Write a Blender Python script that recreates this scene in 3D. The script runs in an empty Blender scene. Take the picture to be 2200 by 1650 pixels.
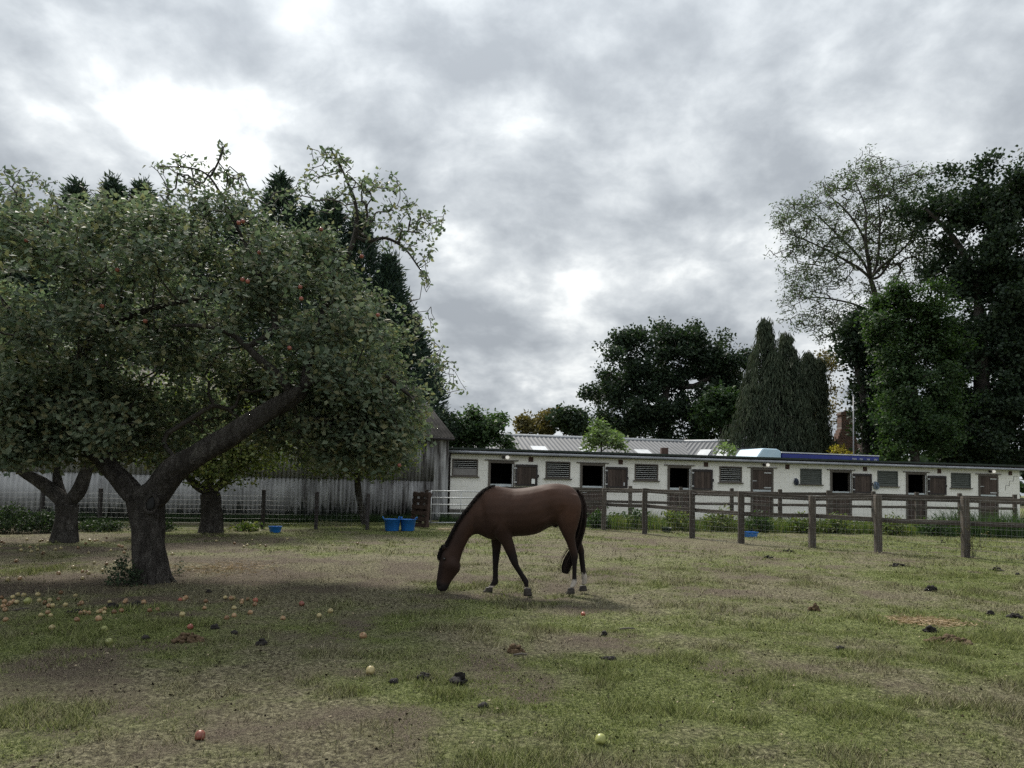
import bpy, bmesh, math, random
import numpy as np
from mathutils import Vector, Matrix

random.seed(7)
rng = np.random.default_rng(7)
scene = bpy.context.scene
COL = scene.collection
R_ = math.radians

# ------------------------------------------------------------------ camera
FPX, PCX, PCY, CAMH = 1600.0, 1100.0, 950.0, 1.5      # focal length and optical axis in photo pixels (2200 x 1650)
PITCH, ROLL = R_(3.2), math.atan(0.022)
cF = np.array([0, math.cos(PITCH), math.sin(PITCH)])
cU0 = np.array([0, -math.sin(PITCH), math.cos(PITCH)])
cR0 = np.array([1.0, 0, 0])
cR = math.cos(ROLL) * cR0 + math.sin(ROLL) * cU0
cU = -math.sin(ROLL) * cR0 + math.cos(ROLL) * cU0
cam_d = bpy.data.cameras.new('camera')
cam = bpy.data.objects.new('camera', cam_d)
COL.objects.link(cam)
cam_d.sensor_width = 36.0
cam_d.lens = 36.0 * FPX / 2200.0
cam_d.shift_y = (PCY - 825.0) / 2200.0
cam_d.clip_end = 4000.0
cam.matrix_world = Matrix(((cR[0], cU[0], -cF[0], 0), (cR[1], cU[1], -cF[1], 0), (cR[2], cU[2], -cF[2], CAMH), (0, 0, 0, 1)))
scene.camera = cam

# ------------------------------------------------------------------ light
SUN_EL, SUN_AZ = R_(47), R_(-26)        # azimuth from +Y, positive to the right: the veiled sun stands ahead and to the left
world = bpy.data.worlds.new('World')
scene.world = world
world.use_nodes = True
SKY_GAIN = 5.1        # the cloud colours below are in tenths
SKY_STRENGTH = 0.1
CLOUD_A, CLOUD_B = (43.1, 11.7, 0.0), (0.4, 25.2, 0.0)

def build_world():
    nt = world.node_tree
    N, L = nt.nodes, nt.links
    N.clear()
    out = N.new('ShaderNodeOutputWorld')
    bg = N.new('ShaderNodeBackground')
    L.new(bg.outputs[0], out.inputs[0])
    bg.inputs['Strength'].default_value = SKY_STRENGTH
    sky = N.new('ShaderNodeTexSky')
    sky.sky_type = 'NISHITA'
    sky.sun_disc = False
    sky.sun_elevation = SUN_EL
    sky.sun_rotation = SUN_AZ
    sky.dust_density = 2.0
    tc = N.new('ShaderNodeTexCoord')
    sep = N.new('ShaderNodeSeparateXYZ')
    L.new(tc.outputs['Generated'], sep.inputs[0])

    def m(op, a, b=None, clamp=False):
        n = N.new('ShaderNodeMath'); n.operation = op; n.use_clamp = clamp
        for i, v in enumerate((a, b)):
            if v is None: continue
            if isinstance(v, (int, float)): n.inputs[i].default_value = v
            else: L.new(v, n.inputs[i])
        return n.outputs[0]

    def vm(op, a, b=None):
        n = N.new('ShaderNodeVectorMath'); n.operation = op
        for i, v in enumerate((a, b)):
            if v is None: continue
            if isinstance(v, (tuple, list)): n.inputs[i].default_value = v
            else: L.new(v, n.inputs[i])
        return n

    # cloud layer: the view direction carried up to a curved deck, so that clouds flatten towards the horizon
    zz = m('ADD', m('MAXIMUM', sep.outputs[2], 0.0), 0.42)
    comb = N.new('ShaderNodeCombineXYZ')
    L.new(m('DIVIDE', sep.outputs[0], zz), comb.inputs[0])
    L.new(m('DIVIDE', sep.outputs[1], zz), comb.inputs[1])
    comb.inputs[2].default_value = 0.37

    def noise(scale, detail, rough, dist, off, vec=None):
        mp = N.new('ShaderNodeMapping')
        mp.inputs['Location'].default_value = off
        L.new(vec or comb.outputs[0], mp.inputs[0])
        n = N.new('ShaderNodeTexNoise')
        n.inputs['Scale'].default_value = scale
        n.inputs['Detail'].default_value = detail
        n.inputs['Roughness'].default_value = rough
        n.inputs['Distortion'].default_value = dist
        L.new(mp.outputs[0], n.inputs['Vector'])
        return n

    wn = noise(3.0, 3.0, 0.5, 0.0, (1.3, 8.1, 0.0))
    wv = vm('SUBTRACT', wn.outputs['Color'], (0.5, 0.5, 0.5))
    ws = vm('SCALE', wv.outputs[0]); ws.inputs['Scale'].default_value = 0.09
    warp = vm('ADD', comb.outputs[0], ws.outputs[0]).outputs[0]
    big = noise(1.5, 2.0, 0.5, 0.0, CLOUD_A).outputs[0]
    mid = noise(4.6, 8.0, 0.55, 0.0, CLOUD_B, warp).outputs[0]
    fine = noise(13.0, 5.0, 0.55, 0.0, (7.7, 2.1, 0.0), warp).outputs[0]
    s = m('ADD', m('ADD', m('MULTIPLY', big, 0.45), m('MULTIPLY', mid, 0.95)), m('MULTIPLY', fine, 0.10))
    s = m('SUBTRACT', s, 0.715)                       # about -0.25 .. 0.25, positive = thick cloud
    thick = m('MULTIPLY_ADD', s, 2.85); thick.node.inputs[2].default_value = 0.5; thick.node.use_clamp = True
    ramp = N.new('ShaderNodeValToRGB')
    L.new(thick, ramp.inputs[0])
    cr = ramp.color_ramp
    cr.interpolation = 'B_SPLINE'
    cr.elements[0].position = 0.0; cr.elements[0].color = (.60, .612, .605, 1)
    cr.elements[1].position = 1.0; cr.elements[1].color = (.20, .219, .241, 1)
    e = cr.elements.new(0.22); e.color = (.50, .518, .522, 1)
    e = cr.elements.new(0.42); e.color = (.372, .394, .410, 1)
    e = cr.elements.new(0.70); e.color = (.275, .297, .318, 1)
    # the sun behind the deck brightens the thin cloud round it
    sd = (math.sin(SUN_AZ) * math.cos(SUN_EL), math.cos(SUN_AZ) * math.cos(SUN_EL), math.sin(SUN_EL))
    dt = vm('DOT_PRODUCT', tc.outputs['Generated'], sd).outputs['Value']
    glow = m('POWER', m('MAXIMUM', dt, 0.0), 9.0)
    wide = m('MULTIPLY_ADD', glow, 0.12); wide.node.inputs[2].default_value = 1.0
    # a deck is seen brighter overhead than towards the horizon
    zc = m('MAXIMUM', sep.outputs[2], 0.0)
    zen = m('ADD', m('MULTIPLY_ADD', zc, 0.10), m('MULTIPLY', m('MULTIPLY', zc, zc), 1.10)); zen.node.inputs[0].links[0].from_node.inputs[2].default_value = 0.92
    gain = m('MULTIPLY', m('MULTIPLY', wide, zen), SKY_GAIN)
    cl = vm('SCALE', ramp.outputs[0]); L.new(gain, cl.inputs['Scale'])
    # a little blue where the deck is thinnest
    gap = m('MULTIPLY_ADD', s, -6.0); gap.node.inputs[2].default_value = -1.35; gap.node.use_clamp = True
    gap = m('MULTIPLY', gap, 0.5)
    mix = N.new('ShaderNodeMix'); mix.data_type = 'RGBA'
    L.new(gap, mix.inputs['Factor'])
    L.new(cl.outputs[0], mix.inputs[6])
    L.new(sky.outputs[0], mix.inputs[7])
    L.new(mix.outputs[2], bg.inputs['Color'])

build_world()

sun_d = bpy.data.lights.new('sun', 'SUN')
sun_d.energy = 1.5
sun_d.angle = R_(10)
sun_d.color = (1.0, 0.95, 0.86)
sun = bpy.data.objects.new('sun', sun_d)
COL.objects.link(sun)
_sd = Vector((math.sin(SUN_AZ) * math.cos(SUN_EL), math.cos(SUN_AZ) * math.cos(SUN_EL), math.sin(SUN_EL)))
sun.rotation_euler = _sd.to_track_quat('Z', 'Y').to_euler()

scene.render.engine = 'CYCLES'
scene.view_settings.view_transform = 'Standard'
scene.view_settings.look = 'None'
scene.view_settings.exposure = 1.88
scene.view_settings.gamma = 1.0
scene.cycles.max_bounces = 6
scene.cycles.diffuse_bounces = 4
scene.cycles.use_denoising = False
scene.cycles.sample_clamp_indirect = 3.0
scene.cycles.transparent_max_bounces = 6

# ------------------------------------------------------------------ photo geometry helpers (photo pixel -> place in the world)
def ray(x, y): return cF + (x - PCX) / FPX * cR + (PCY - y) / FPX * cU
def P(x, y, Y):
    d = ray(x, y); return np.array([0, 0, CAMH]) + d * (Y / d[1])
def G(x, y, z=0.0):
    d = ray(x, y); return np.array([0, 0, CAMH]) + d * ((z - CAMH) / d[2])
def px_size(n, Y): return n * Y / FPX

# ------------------------------------------------------------------ object helpers
def tag(o, label=None, cat=None, group=None, kind=None):
    if label: o['label'] = label
    if cat: o['category'] = cat
    if group: o['group'] = group
    if kind: o['kind'] = kind
    return o

def thing(name, label, cat, loc=(0, 0, 0), rotz=0.0, group=None):
    o = bpy.data.objects.new(name, None)
    o.empty_display_size = 0.2
    COL.objects.link(o)
    o.location = loc; o.rotation_euler = (0, 0, rotz)
    return tag(o, label, cat, group)

def mesh_np(name, V, F, smooth=False, attrs=None):
    V = np.asarray(V, dtype=np.float32); F = np.asarray(F, dtype=np.int32)
    me = bpy.data.meshes.new(name)
    k = F.shape[1]
    me.vertices.add(len(V)); me.vertices.foreach_set('co', V.ravel())
    me.loops.add(F.size); me.loops.foreach_set('vertex_index', F.ravel())
    me.polygons.add(len(F)); me.polygons.foreach_set('loop_start', np.arange(0, F.size, k, dtype=np.int32))
    me.update(calc_edges=True)
    if smooth: me.polygons.foreach_set('use_smooth', np.ones(len(F), dtype=bool))
    for nm, (typ, data) in (attrs or {}).items():
        a = me.attributes.new(nm, typ, 'POINT')
        a.data.foreach_set('color' if typ == 'FLOAT_COLOR' else 'value', np.asarray(data, dtype=np.float32).ravel())
    me.validate()
    return me

def obj(name, me, mat, parent=None, loc=None, rot=None, mw=None):
    o = bpy.data.objects.new(name, me)
    COL.objects.link(o)
    if mat is not None and len(me.materials) == 0: me.materials.append(mat)
    if parent is not None: o.parent = parent
    if loc is not None: o.location = loc
    if rot is not None: o.rotation_euler = rot
    if mw is not None: o.matrix_local = mw
    return o

class MB:
    """collects quads and triangles into one mesh"""
    def __init__(s): s.v = []; s.f = []
    def quad(s, a, b, c, d):
        n = len(s.v); s.v += [tuple(a), tuple(b), tuple(c), tuple(d)]; s.f.append((n, n + 1, n + 2, n + 3))
    def box(s, x0, x1, y0, y1, z0, z1):
        n = len(s.v)
        s.v += [(x0, y0, z0), (x1, y0, z0), (x1, y1, z0), (x0, y1, z0), (x0, y0, z1), (x1, y0, z1), (x1, y1, z1), (x0, y1, z1)]
        s.f += [tuple(n + i for i in q) for q in ((0, 3, 2, 1), (4, 5, 6, 7), (0, 1, 5, 4), (1, 2, 6, 5), (2, 3, 7, 6), (3, 0, 4, 7))]
        return s
    def ring_tube(s, pts, rad, n=8, cap=True):
        base = len(s.v); pts = [Vector(p) for p in pts]
        ref = None
        for i, p in enumerate(pts):
            t = (pts[min(i + 1, len(pts) - 1)] - pts[max(i - 1, 0)]).normalized()
            if ref is None:
                ref = Vector((0, 0, 1)) if abs(t.z) < 0.9 else Vector((1, 0, 0))
            u = t.cross(ref).normalized(); w = u.cross(t).normalized(); ref = w
            r = rad[i] if hasattr(rad, '__len__') else rad
            for k in range(n):
                a = 2 * math.pi * k / n
                s.v.append(tuple(p + (u * math.cos(a) + w * math.sin(a)) * r))
        for i in range(len(pts) - 1):
            for k in range(n):
                a = base + i * n + k; b = base + i * n + (k + 1) % n
                s.f.append((a, b, b + n, a + n))
        if cap:
            s.f.append(tuple(base + k for k in reversed(range(n))))
            s.f.append(tuple(base + (len(pts) - 1) * n + k for k in range(n)))
        return s
    def mesh(s, name, smooth=False, bevel=0.0):
        me = bpy.data.meshes.new(name)
        me.from_pydata(s.v, [], s.f)
        if bevel > 0:
            bm = bmesh.new(); bm.from_mesh(me)
            bmesh.ops.bevel(bm, geom=list(bm.edges), offset=bevel, segments=1, affect='EDGES', clamp_overlap=True)
            bm.to_mesh(me); bm.free()
        me.update()
        if smooth: me.polygons.foreach_set('use_smooth', np.ones(len(me.polygons), dtype=bool))
        return me

def box_part(name, mat, parent, x0, x1, y0, y1, z0, z1, bevel=0.0, jit=0.0):
    b = MB().box(x0, x1, y0, y1, z0, z1)
    if jit: b.v = [tuple(c + random.uniform(-jit, jit) for c in v) for v in b.v]
    return obj(name, b.mesh(name, bevel=bevel), mat, parent)

def beam(name, mat, parent, p0, p1, w, h, bow=0.0, rough=0.004, origin=(0, 0, 0), segs=6):
    """a sawn timber from p0 to p1 (world points): long axis local X, so that the grain follows it"""
    p0 = Vector(p0) - Vector(origin); p1 = Vector(p1) - Vector(origin)
    L = (p1 - p0).length; t = (p1 - p0).normalized()
    up = Vector((0, 0, 1)) if abs(t.z) < 0.9 else Vector((0, 1, 0))
    s = up.cross(t).normalized(); u = t.cross(s).normalized()
    V, F = [], []
    for i in range(segs + 1):
        x = L * i / segs; b = bow * math.sin(math.pi * i / segs)
        for (a, c) in ((-1, -1), (1, -1), (1, 1), (-1, 1)):
            V.append((x, a * w / 2 + random.uniform(-rough, rough), c * h / 2 + b + random.uniform(-rough, rough)))
    for i in range(segs):
        for k in range(4):
            a = i * 4 + k; b = i * 4 + (k + 1) % 4
            F.append((a, b, b + 4, a + 4))
    F.append((3, 2, 1, 0)); F.append(tuple(segs * 4 + k for k in range(4)))
    me = bpy.data.meshes.new(name); me.from_pydata(V, [], F)
    bm = bmesh.new(); bm.from_mesh(me)
    bmesh.ops.recalc_face_normals(bm, faces=bm.faces)
    bmesh.ops.bevel(bm, geom=[e for e in bm.edges if e.calc_face_angle(0) > 0.7], offset=min(w, h) * 0.08, segments=1, affect='EDGES')
    bm.to_mesh(me); bm.free()
    M = Matrix(((t.x, s.x, u.x, p0.x), (t.y, s.y, u.y, p0.y), (t.z, s.z, u.z, p0.z), (0, 0, 0, 1)))
    return obj(name, me, mat, parent, mw=M)

# ------------------------------------------------------------------ value noise in numpy
def _h(ix, iy, seed):
    n = (ix.astype(np.int64) * 374761393 + iy.astype(np.int64) * 668265263 + seed * 974634777) & 0x7fffffff
    n = ((n ^ (n >> 13)) * 1274126177) & 0x7fffffff
    return ((n ^ (n >> 16)) & 0xffff) / 65535.0
def vnoise(x, y, seed=0):
    x = np.asarray(x, float); y = np.asarray(y, float)
    ix = np.floor(x); iy = np.floor(y); fx = x - ix; fy = y - iy
    fx = fx * fx * (3 - 2 * fx); fy = fy * fy * (3 - 2 * fy)
    a = _h(ix, iy, seed); b = _h(ix + 1, iy, seed); c = _h(ix, iy + 1, seed); d = _h(ix + 1, iy + 1, seed)
    return (a + (b - a) * fx) * (1 - fy) + (c + (d - c) * fx) * fy
def fbm(x, y, scale, seed=0, octv=4, gain=0.5):
    s = np.zeros(np.broadcast(x, y).shape); amp = 1.0; tot = 0.0
    for o in range(octv):
        s += amp * vnoise(np.asarray(x) * scale + 17.3 * o, np.asarray(y) * scale - 9.1 * o, seed + o * 31)
        tot += amp; amp *= gain; scale *= 2.03
    return s / tot
def sstep(a, b, x):
    t = np.clip((x - a) / (b - a), 0, 1); return t * t * (3 - 2 * t)

# ------------------------------------------------------------------ materials
def new_mat(name):
    m = bpy.data.materials.new(name); m.use_nodes = True
    nt = m.node_tree; bs = nt.nodes['Principled BSDF']
    return m, nt, bs
def N_(nt, typ, **kw):
    n = nt.nodes.new(typ)
    for k, v in kw.items():
        if k in n.inputs: n.inputs[k].default_value = v
        else: setattr(n, k, v)
    return n
def c4(c): return (c[0], c[1], c[2], 1.0)
def ramp_(nt, fac, stops):
    r = nt.nodes.new('ShaderNodeValToRGB'); cr = r.color_ramp
    while len(cr.elements) < len(stops): cr.elements.new(0.5)
    for e, (p, c) in zip(cr.elements, stops): e.position = p; e.color = c4(c)
    nt.links.new(fac, r.inputs[0]); return r.outputs[0]
def mixc(nt, fac, a, b, mode='MIX'):
    n = nt.nodes.new('ShaderNodeMix'); n.data_type = 'RGBA'; n.blend_type = mode
    for s, v in ((0, fac), (6, a), (7, b)):
        if isinstance(v, (int, float)): n.inputs[s].default_value = v
        elif isinstance(v, (tuple, list)): n.inputs[s].default_value = c4(v)
        else: nt.links.new(v, n.inputs[s])
    return n.outputs[2]
def noise_(nt, scale, detail=4.0, rough=0.55, coord='Object', stretch=None, dist=0.0):
    tc = nt.nodes.new('ShaderNodeTexCoord')
    v = tc.outputs[coord]
    if stretch:
        mp = nt.nodes.new('ShaderNodeMapping'); mp.inputs['Scale'].default_value = stretch
        nt.links.new(v, mp.inputs[0]); v = mp.outputs[0]
    n = N_(nt, 'ShaderNodeTexNoise', Scale=scale, Detail=detail, Roughness=rough, Distortion=dist)
    nt.links.new(v, n.inputs['Vector'])
    return n.outputs[0]
def bump_(nt, bs, height, strength=0.3, dist=0.02):
    b = N_(nt, 'ShaderNodeBump', Strength=strength, Distance=dist)
    nt.links.new(height, b.inputs['Height']); nt.links.new(b.outputs[0], bs.inputs['Normal'])

def noise_mat(name, stops, scale=6.0, rough=0.85, stretch=None, bump=0.3, bdist=0.02, detail=5.0, spec=0.3, island=0.0, dist=0.0, metallic=0.0):
    m, nt, bs = new_mat(name)
    n = noise_(nt, scale, detail, 0.6, stretch=stretch, dist=dist)
    col = ramp_(nt, n, stops)
    if island:
        oi = nt.nodes.new('ShaderNodeObjectInfo')
        v = N_(nt, 'ShaderNodeMapRange'); nt.links.new(oi.outputs['Random'], v.inputs[0])
        v.inputs[3].default_value = 1 - island; v.inputs[4].default_value = 1 + island
        col = mixc(nt, 1.0, col, v.outputs[0], 'MULTIPLY')
    nt.links.new(col, bs.inputs['Base Color'])
    bs.inputs['Roughness'].default_value = rough
    bs.inputs['Specular IOR Level'].default_value = spec
    bs.inputs['Metallic'].default_value = metallic
    if bump: bump_(nt, bs, n, bump, bdist)
    return m

def leaf_mat(name, cols, trans=0.35, rough=0.6, spec=0.22, tint=None):
    """leaf colours spread leaf by leaf (one mesh island each)"""
    m, nt, bs = new_mat(name)
    geo = nt.nodes.new('ShaderNodeNewGeometry')
    k = len(cols)
    col = ramp_(nt, geo.outputs['Random Per Island'], [((i + 0.5) / k, c) for i, c in enumerate(cols)])
    big = noise_(nt, 0.9, 2.0)
    col = mixc(nt, 1.0, col, ramp_(nt, big, [(0.3, (0.72, 0.75, 0.72)), (0.7, (1.22, 1.18, 1.1))]), 'MULTIPLY')
    nt.links.new(col, bs.inputs['Base Color'])
    bs.inputs['Roughness'].default_value = rough
    bs.inputs['Specular IOR Level'].default_value = spec
    tr = nt.nodes.new('ShaderNodeBsdfTranslucent')
    tcol = mixc(nt, 1.0, col, tint or (1.1, 1.35, 0.5), 'MULTIPLY')
    nt.links.new(tcol, tr.inputs['Color'])
    mx = nt.nodes.new('ShaderNodeMixShader'); mx.inputs[0].default_value = trans
    nt.links.new(bs.outputs[0], mx.inputs[1]); nt.links.new(tr.outputs[0], mx.inputs[2])
    nt.links.new(mx.outputs[0], nt.nodes['Material Output'].inputs['Surface'])
    return m

M = {}
M['wood'] = noise_mat('weathered_timber', [(0.25, (0.026, 0.021, 0.018)), (0.5, (0.066, 0.056, 0.047)), (0.75, (0.135, 0.118, 0.10))], 7.0, 0.9, (0.5, 9, 9), 0.5, 0.01, island=0.25)
M['wood_dark'] = noise_mat('dark_timber', [(0.25, (0.018, 0.014, 0.012)), (0.5, (0.045, 0.034, 0.028)), (0.75, (0.085, 0.066, 0.055))], 6.0, 0.85, (9, 9, 0.6), 0.5, 0.01, island=0.3)
M['door_wood'] = noise_mat('brown_door_boards', [(0.2, (0.028, 0.020, 0.017)), (0.5, (0.062, 0.045, 0.038)), (0.8, (0.11, 0.085, 0.07))], 5.0, 0.8, (9, 9, 0.7), 0.4, 0.008, island=0.3)
M['frame_wood'] = noise_mat('brown_frame_wood', [(0.2, (0.05, 0.042, 0.036)), (0.5, (0.10, 0.087, 0.076)), (0.8, (0.17, 0.15, 0.13))], 5.0, 0.85, (6, 6, 1.2), 0.4, 0.008, island=0.2)
M['pallet'] = noise_mat('reddish_pallet_boards', [(0.2, (0.018, 0.011, 0.009)), (0.5, (0.040, 0.025, 0.020)), (0.8, (0.07, 0.047, 0.038))], 5.0, 0.85, (0.6, 8, 8), 0.4, 0.008, island=0.3)
M['galv'] = noise_mat('galvanised_steel', [(0.3, (0.35, 0.36, 0.37)), (0.7, (0.55, 0.56, 0.57))], 20.0, 0.5, None, 0.0, metallic=0.35, spec=0.5)
M['wire'] = noise_mat('fence_wire', [(0.3, (0.19, 0.195, 0.19)), (0.7, (0.29, 0.295, 0.29))], 10.0, 0.6, None, 0.0, metallic=0.3)
M['block'] = noise_mat('painted_block', [(0.18, (0.52, 0.50, 0.455)), (0.36, (0.77, 0.755, 0.71)), (0.60, (0.83, 0.815, 0.775))], 1.6, 0.8, None, 0.25, 0.004, detail=9.0, island=0.045)
M['mortar'] = noise_mat('painted_mortar', [(0.3, (0.58, 0.56, 0.51)), (0.7, (0.74, 0.72, 0.675))], 3.0, 0.9, None, 0.1, 0.003)
M['plinth'] = noise_mat('dirty_plinth', [(0.3, (0.06, 0.055, 0.05)), (0.7, (0.16, 0.15, 0.135))], 4.0, 0.9, (1, 1, 3), 0.3)
M['roof_felt'] = noise_mat('dark_green_roof_felt', [(0.3, (0.018, 0.026, 0.022)), (0.7, (0.04, 0.052, 0.045))], 8.0, 0.8)
M['gutter'] = noise_mat('grey_plastic_gutter', [(0.3, (0.20, 0.21, 0.23)), (0.7, (0.33, 0.34, 0.37))], 3.0, 0.45, (0.6, 1, 1), 0.0, spec=0.5)
M['fascia'] = noise_mat('dark_fascia_board', [(0.3, (0.018, 0.015, 0.016)), (0.7, (0.05, 0.042, 0.042))], 4.0, 0.7, (0.4, 4, 4), 0.2)
M['black_in'] = noise_mat('shade_dark_lining', [(0.3, (0.025, 0.024, 0.026)), (0.7, (0.055, 0.052, 0.052))], 2.0, 0.95, None, 0.0)  # near-black colour stands in for the shade inside the stable
M['slat_dark'] = noise_mat('louvre_slat', [(0.3, (0.42, 0.43, 0.43)), (0.7, (0.58, 0.585, 0.58))], 6.0, 0.6, (0.5, 1, 1), 0.0)
M['slat_green'] = noise_mat('green_grey_shutter', [(0.3, (0.050, 0.056, 0.050)), (0.7, (0.10, 0.11, 0.10))], 5.0, 0.75, (0.5, 1, 3), 0.2)
M['board_grey'] = noise_mat('grey_board', [(0.3, (0.16, 0.15, 0.15)), (0.7, (0.25, 0.24, 0.235))], 3.0, 0.8)
M['kick'] = noise_mat('metal_kick_strip', [(0.3, (0.36, 0.40, 0.43)), (0.7, (0.58, 0.62, 0.65))], 4.0, 0.4, (0.5, 1, 1), 0.0, metallic=0.3)
M['airbrick'] = noise_mat('brown_air_brick', [(0.3, (0.05, 0.03, 0.026)), (0.7, (0.10, 0.062, 0.052))], 15.0, 0.9)
M['lamp_white'] = noise_mat('lamp_glass', [(0.3, (0.80, 0.80, 0.78)), (0.7, (0.88, 0.88, 0.86))], 10.0, 0.25, None, 0.0, spec=0.5)
M['blue_plastic'] = noise_mat('blue_plastic', [(0.3, (0.008, 0.10, 0.36)), (0.7, (0.014, 0.15, 0.47))], 3.0, 0.45, None, 0.0, spec=0.5)
M['green_plastic'] = noise_mat('dark_green_plastic', [(0.3, (0.012, 0.022, 0.018)), (0.7, (0.02, 0.034, 0.028))], 3.0, 0.5, None, 0.0)
M['lorry_blue'] = noise_mat('navy_lorry_panel', [(0.3, (0.008, 0.018, 0.16)), (0.7, (0.014, 0.030, 0.24))], 1.0, 0.35, None, 0.0, spec=0.5)
M['lorry_light'] = noise_mat('pale_blue_luton', [(0.3, (0.40, 0.56, 0.67)), (0.7, (0.50, 0.64, 0.73))], 1.0, 0.3, None, 0.0, spec=0.5)
M['lorry_roof'] = noise_mat('white_roof_edge', [(0.3, (0.42, 0.44, 0.47)), (0.7, (0.6, 0.62, 0.65))], 2.0, 0.4, None, 0.0)
M['rubber'] = noise_mat('rubber', [(0.3, (0.012, 0.012, 0.012)), (0.7, (0.025, 0.025, 0.025))], 4.0, 0.9)
M['skylight'] = noise_mat('clear_roof_sheet', [(0.3, (0.48, 0.50, 0.52)), (0.7, (0.66, 0.67, 0.68))], 1.5, 0.3, None, 0.0, spec=0.5)
M['ridge'] = noise_mat('pale_ridge_cap', [(0.3, (0.42, 0.43, 0.44)), (0.7, (0.58, 0.59, 0.60))], 2.0, 0.6, None, 0.0)
def bark_mat():
    m, nt, bs = new_mat('apple_bark')
    tc = nt.nodes.new('ShaderNodeTexCoord')
    mp = nt.nodes.new('ShaderNodeMapping'); mp.inputs['Scale'].default_value = (1.0, 1.0, 0.45); nt.links.new(tc.outputs['Object'], mp.inputs[0])
    n = N_(nt, 'ShaderNodeTexNoise', Scale=9.0, Detail=8.0, Roughness=0.68, Distortion=0.8); nt.links.new(mp.outputs[0], n.inputs['Vector'])
    vo = N_(nt, 'ShaderNodeTexVoronoi', Scale=16.0); vo.feature = 'DISTANCE_TO_EDGE'
    ad = nt.nodes.new('ShaderNodeVectorMath'); ad.operation = 'MULTIPLY_ADD'; nt.links.new(n.outputs['Color'], ad.inputs[0]); ad.inputs[1].default_value = (.25, .25, .25); nt.links.new(mp.outputs[0], ad.inputs[2])
    nt.links.new(ad.outputs[0], vo.inputs['Vector'])
    col = ramp_(nt, n.outputs[0], [(0.25, (0.034, 0.030, 0.027)), (0.5, (0.088, 0.080, 0.073)), (0.70, (0.185, 0.172, 0.158))])
    crk = ramp_(nt, vo.outputs['Distance'], [(0.0, (0.45, 0.43, 0.42)), (0.12, (1, 1, 1))])
    col = mixc(nt, 0.85, col, crk, 'MULTIPLY')
    nt.links.new(col, bs.inputs['Base Color']); bs.inputs['Roughness'].default_value = 0.95; bs.inputs['Specular IOR Level'].default_value = 0.15
    h = N_(nt, 'ShaderNodeMath', operation='MULTIPLY_ADD'); nt.links.new(vo.outputs['Distance'], h.inputs[0]); h.inputs[1].default_value = 1.6; nt.links.new(n.outputs[0], h.inputs[2])
    bump_(nt, bs, h.outputs[0], 1.0, 0.05)
    return m
M['bark'] = bark_mat()
M['bark_far'] = noise_mat('grey_bark', [(0.3, (0.035, 0.031, 0.028)), (0.7, (0.09, 0.08, 0.072))], 3.0, 0.95, None, 0.3)
M['twig'] = noise_mat('twig_bark', [(0.3, (0.035, 0.031, 0.028)), (0.7, (0.085, 0.077, 0.068))], 9.0, 0.9, None, 0.0)
M['leaf_apple'] = leaf_mat('apple_leaves', [(0.074, 0.104, 0.070), (0.112, 0.150, 0.104), (0.152, 0.192, 0.138), (0.200, 0.236, 0.176), (0.20, 0.195, 0.115)], 0.36, 0.6, 0.22, (1.0, 1.12, 0.82))
M['leaf_apple_b'] = leaf_mat('apple_leaves_yellowing', [(0.075, 0.10, 0.036), (0.10, 0.13, 0.042), (0.13, 0.155, 0.05), (0.17, 0.175, 0.06)], 0.35)
M['leaf_conifer'] = leaf_mat('conifer_sprays', [(0.026, 0.046, 0.040), (0.040, 0.066, 0.054), (0.058, 0.088, 0.070)], 0.12, 0.6, 0.2)
M['leaf_oak'] = leaf_mat('dark_oak_leaves', [(0.020, 0.036, 0.024), (0.028, 0.048, 0.030), (0.042, 0.064, 0.038)], 0.2)
M['leaf_green'] = leaf_mat('green_tree_leaves', [(0.030, 0.056, 0.028), (0.044, 0.078, 0.036), (0.066, 0.104, 0.046)], 0.34, 0.6, 0.2)
M['leaf_ash'] = leaf_mat('thin_ash_leaves', [(0.050, 0.072, 0.044), (0.070, 0.096, 0.056), (0.092, 0.118, 0.072)], 0.35)
M['leaf_weep'] = leaf_mat('weeping_conifer_sprays', [(0.038, 0.054, 0.036), (0.054, 0.072, 0.048), (0.078, 0.094, 0.064)], 0.15, 0.7, 0.15, (1.0, 1.0, 0.7))
M['leaf_autumn'] = leaf_mat('autumn_leaves', [(0.085, 0.085, 0.040), (0.12, 0.105, 0.048), (0.145, 0.13, 0.06)], 0.3, tint=(1.2, 1.1, 0.5))
M['leaf_elder'] = leaf_mat('pale_elder_leaves', [(0.11, 0.155, 0.082), (0.14, 0.19, 0.10), (0.18, 0.225, 0.125)], 0.35)
M['leaf_yellow'] = leaf_mat('yellow_leaves', [(0.34, 0.27, 0.05), (0.45, 0.36, 0.07)], 0.3)
M['leaf_ivy'] = leaf_mat('dark_sucker_leaves', [(0.028, 0.046, 0.028), (0.04, 0.062, 0.036), (0.055, 0.078, 0.046)], 0.2, 0.65, 0.15)
M['weed'] = leaf_mat('weed_leaves', [(0.055, 0.085, 0.03), (0.08, 0.115, 0.04), (0.12, 0.145, 0.06), (0.17, 0.17, 0.075)], 0.35)
M['weed_dark'] = leaf_mat('nettle_leaves', [(0.025, 0.048, 0.022), (0.038, 0.066, 0.03), (0.055, 0.088, 0.036)], 0.3)
M['dung_black'] = noise_mat('old_dung', [(0.3, (0.007, 0.006, 0.006)), (0.7, (0.026, 0.022, 0.019))], 30.0, 0.85, None, 0.8, 0.01)
M['dung_brown'] = noise_mat('fresh_dung', [(0.3, (0.035, 0.022, 0.012)), (0.7, (0.125, 0.083, 0.045))], 40.0, 0.9, None, 0.8, 0.01)
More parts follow.
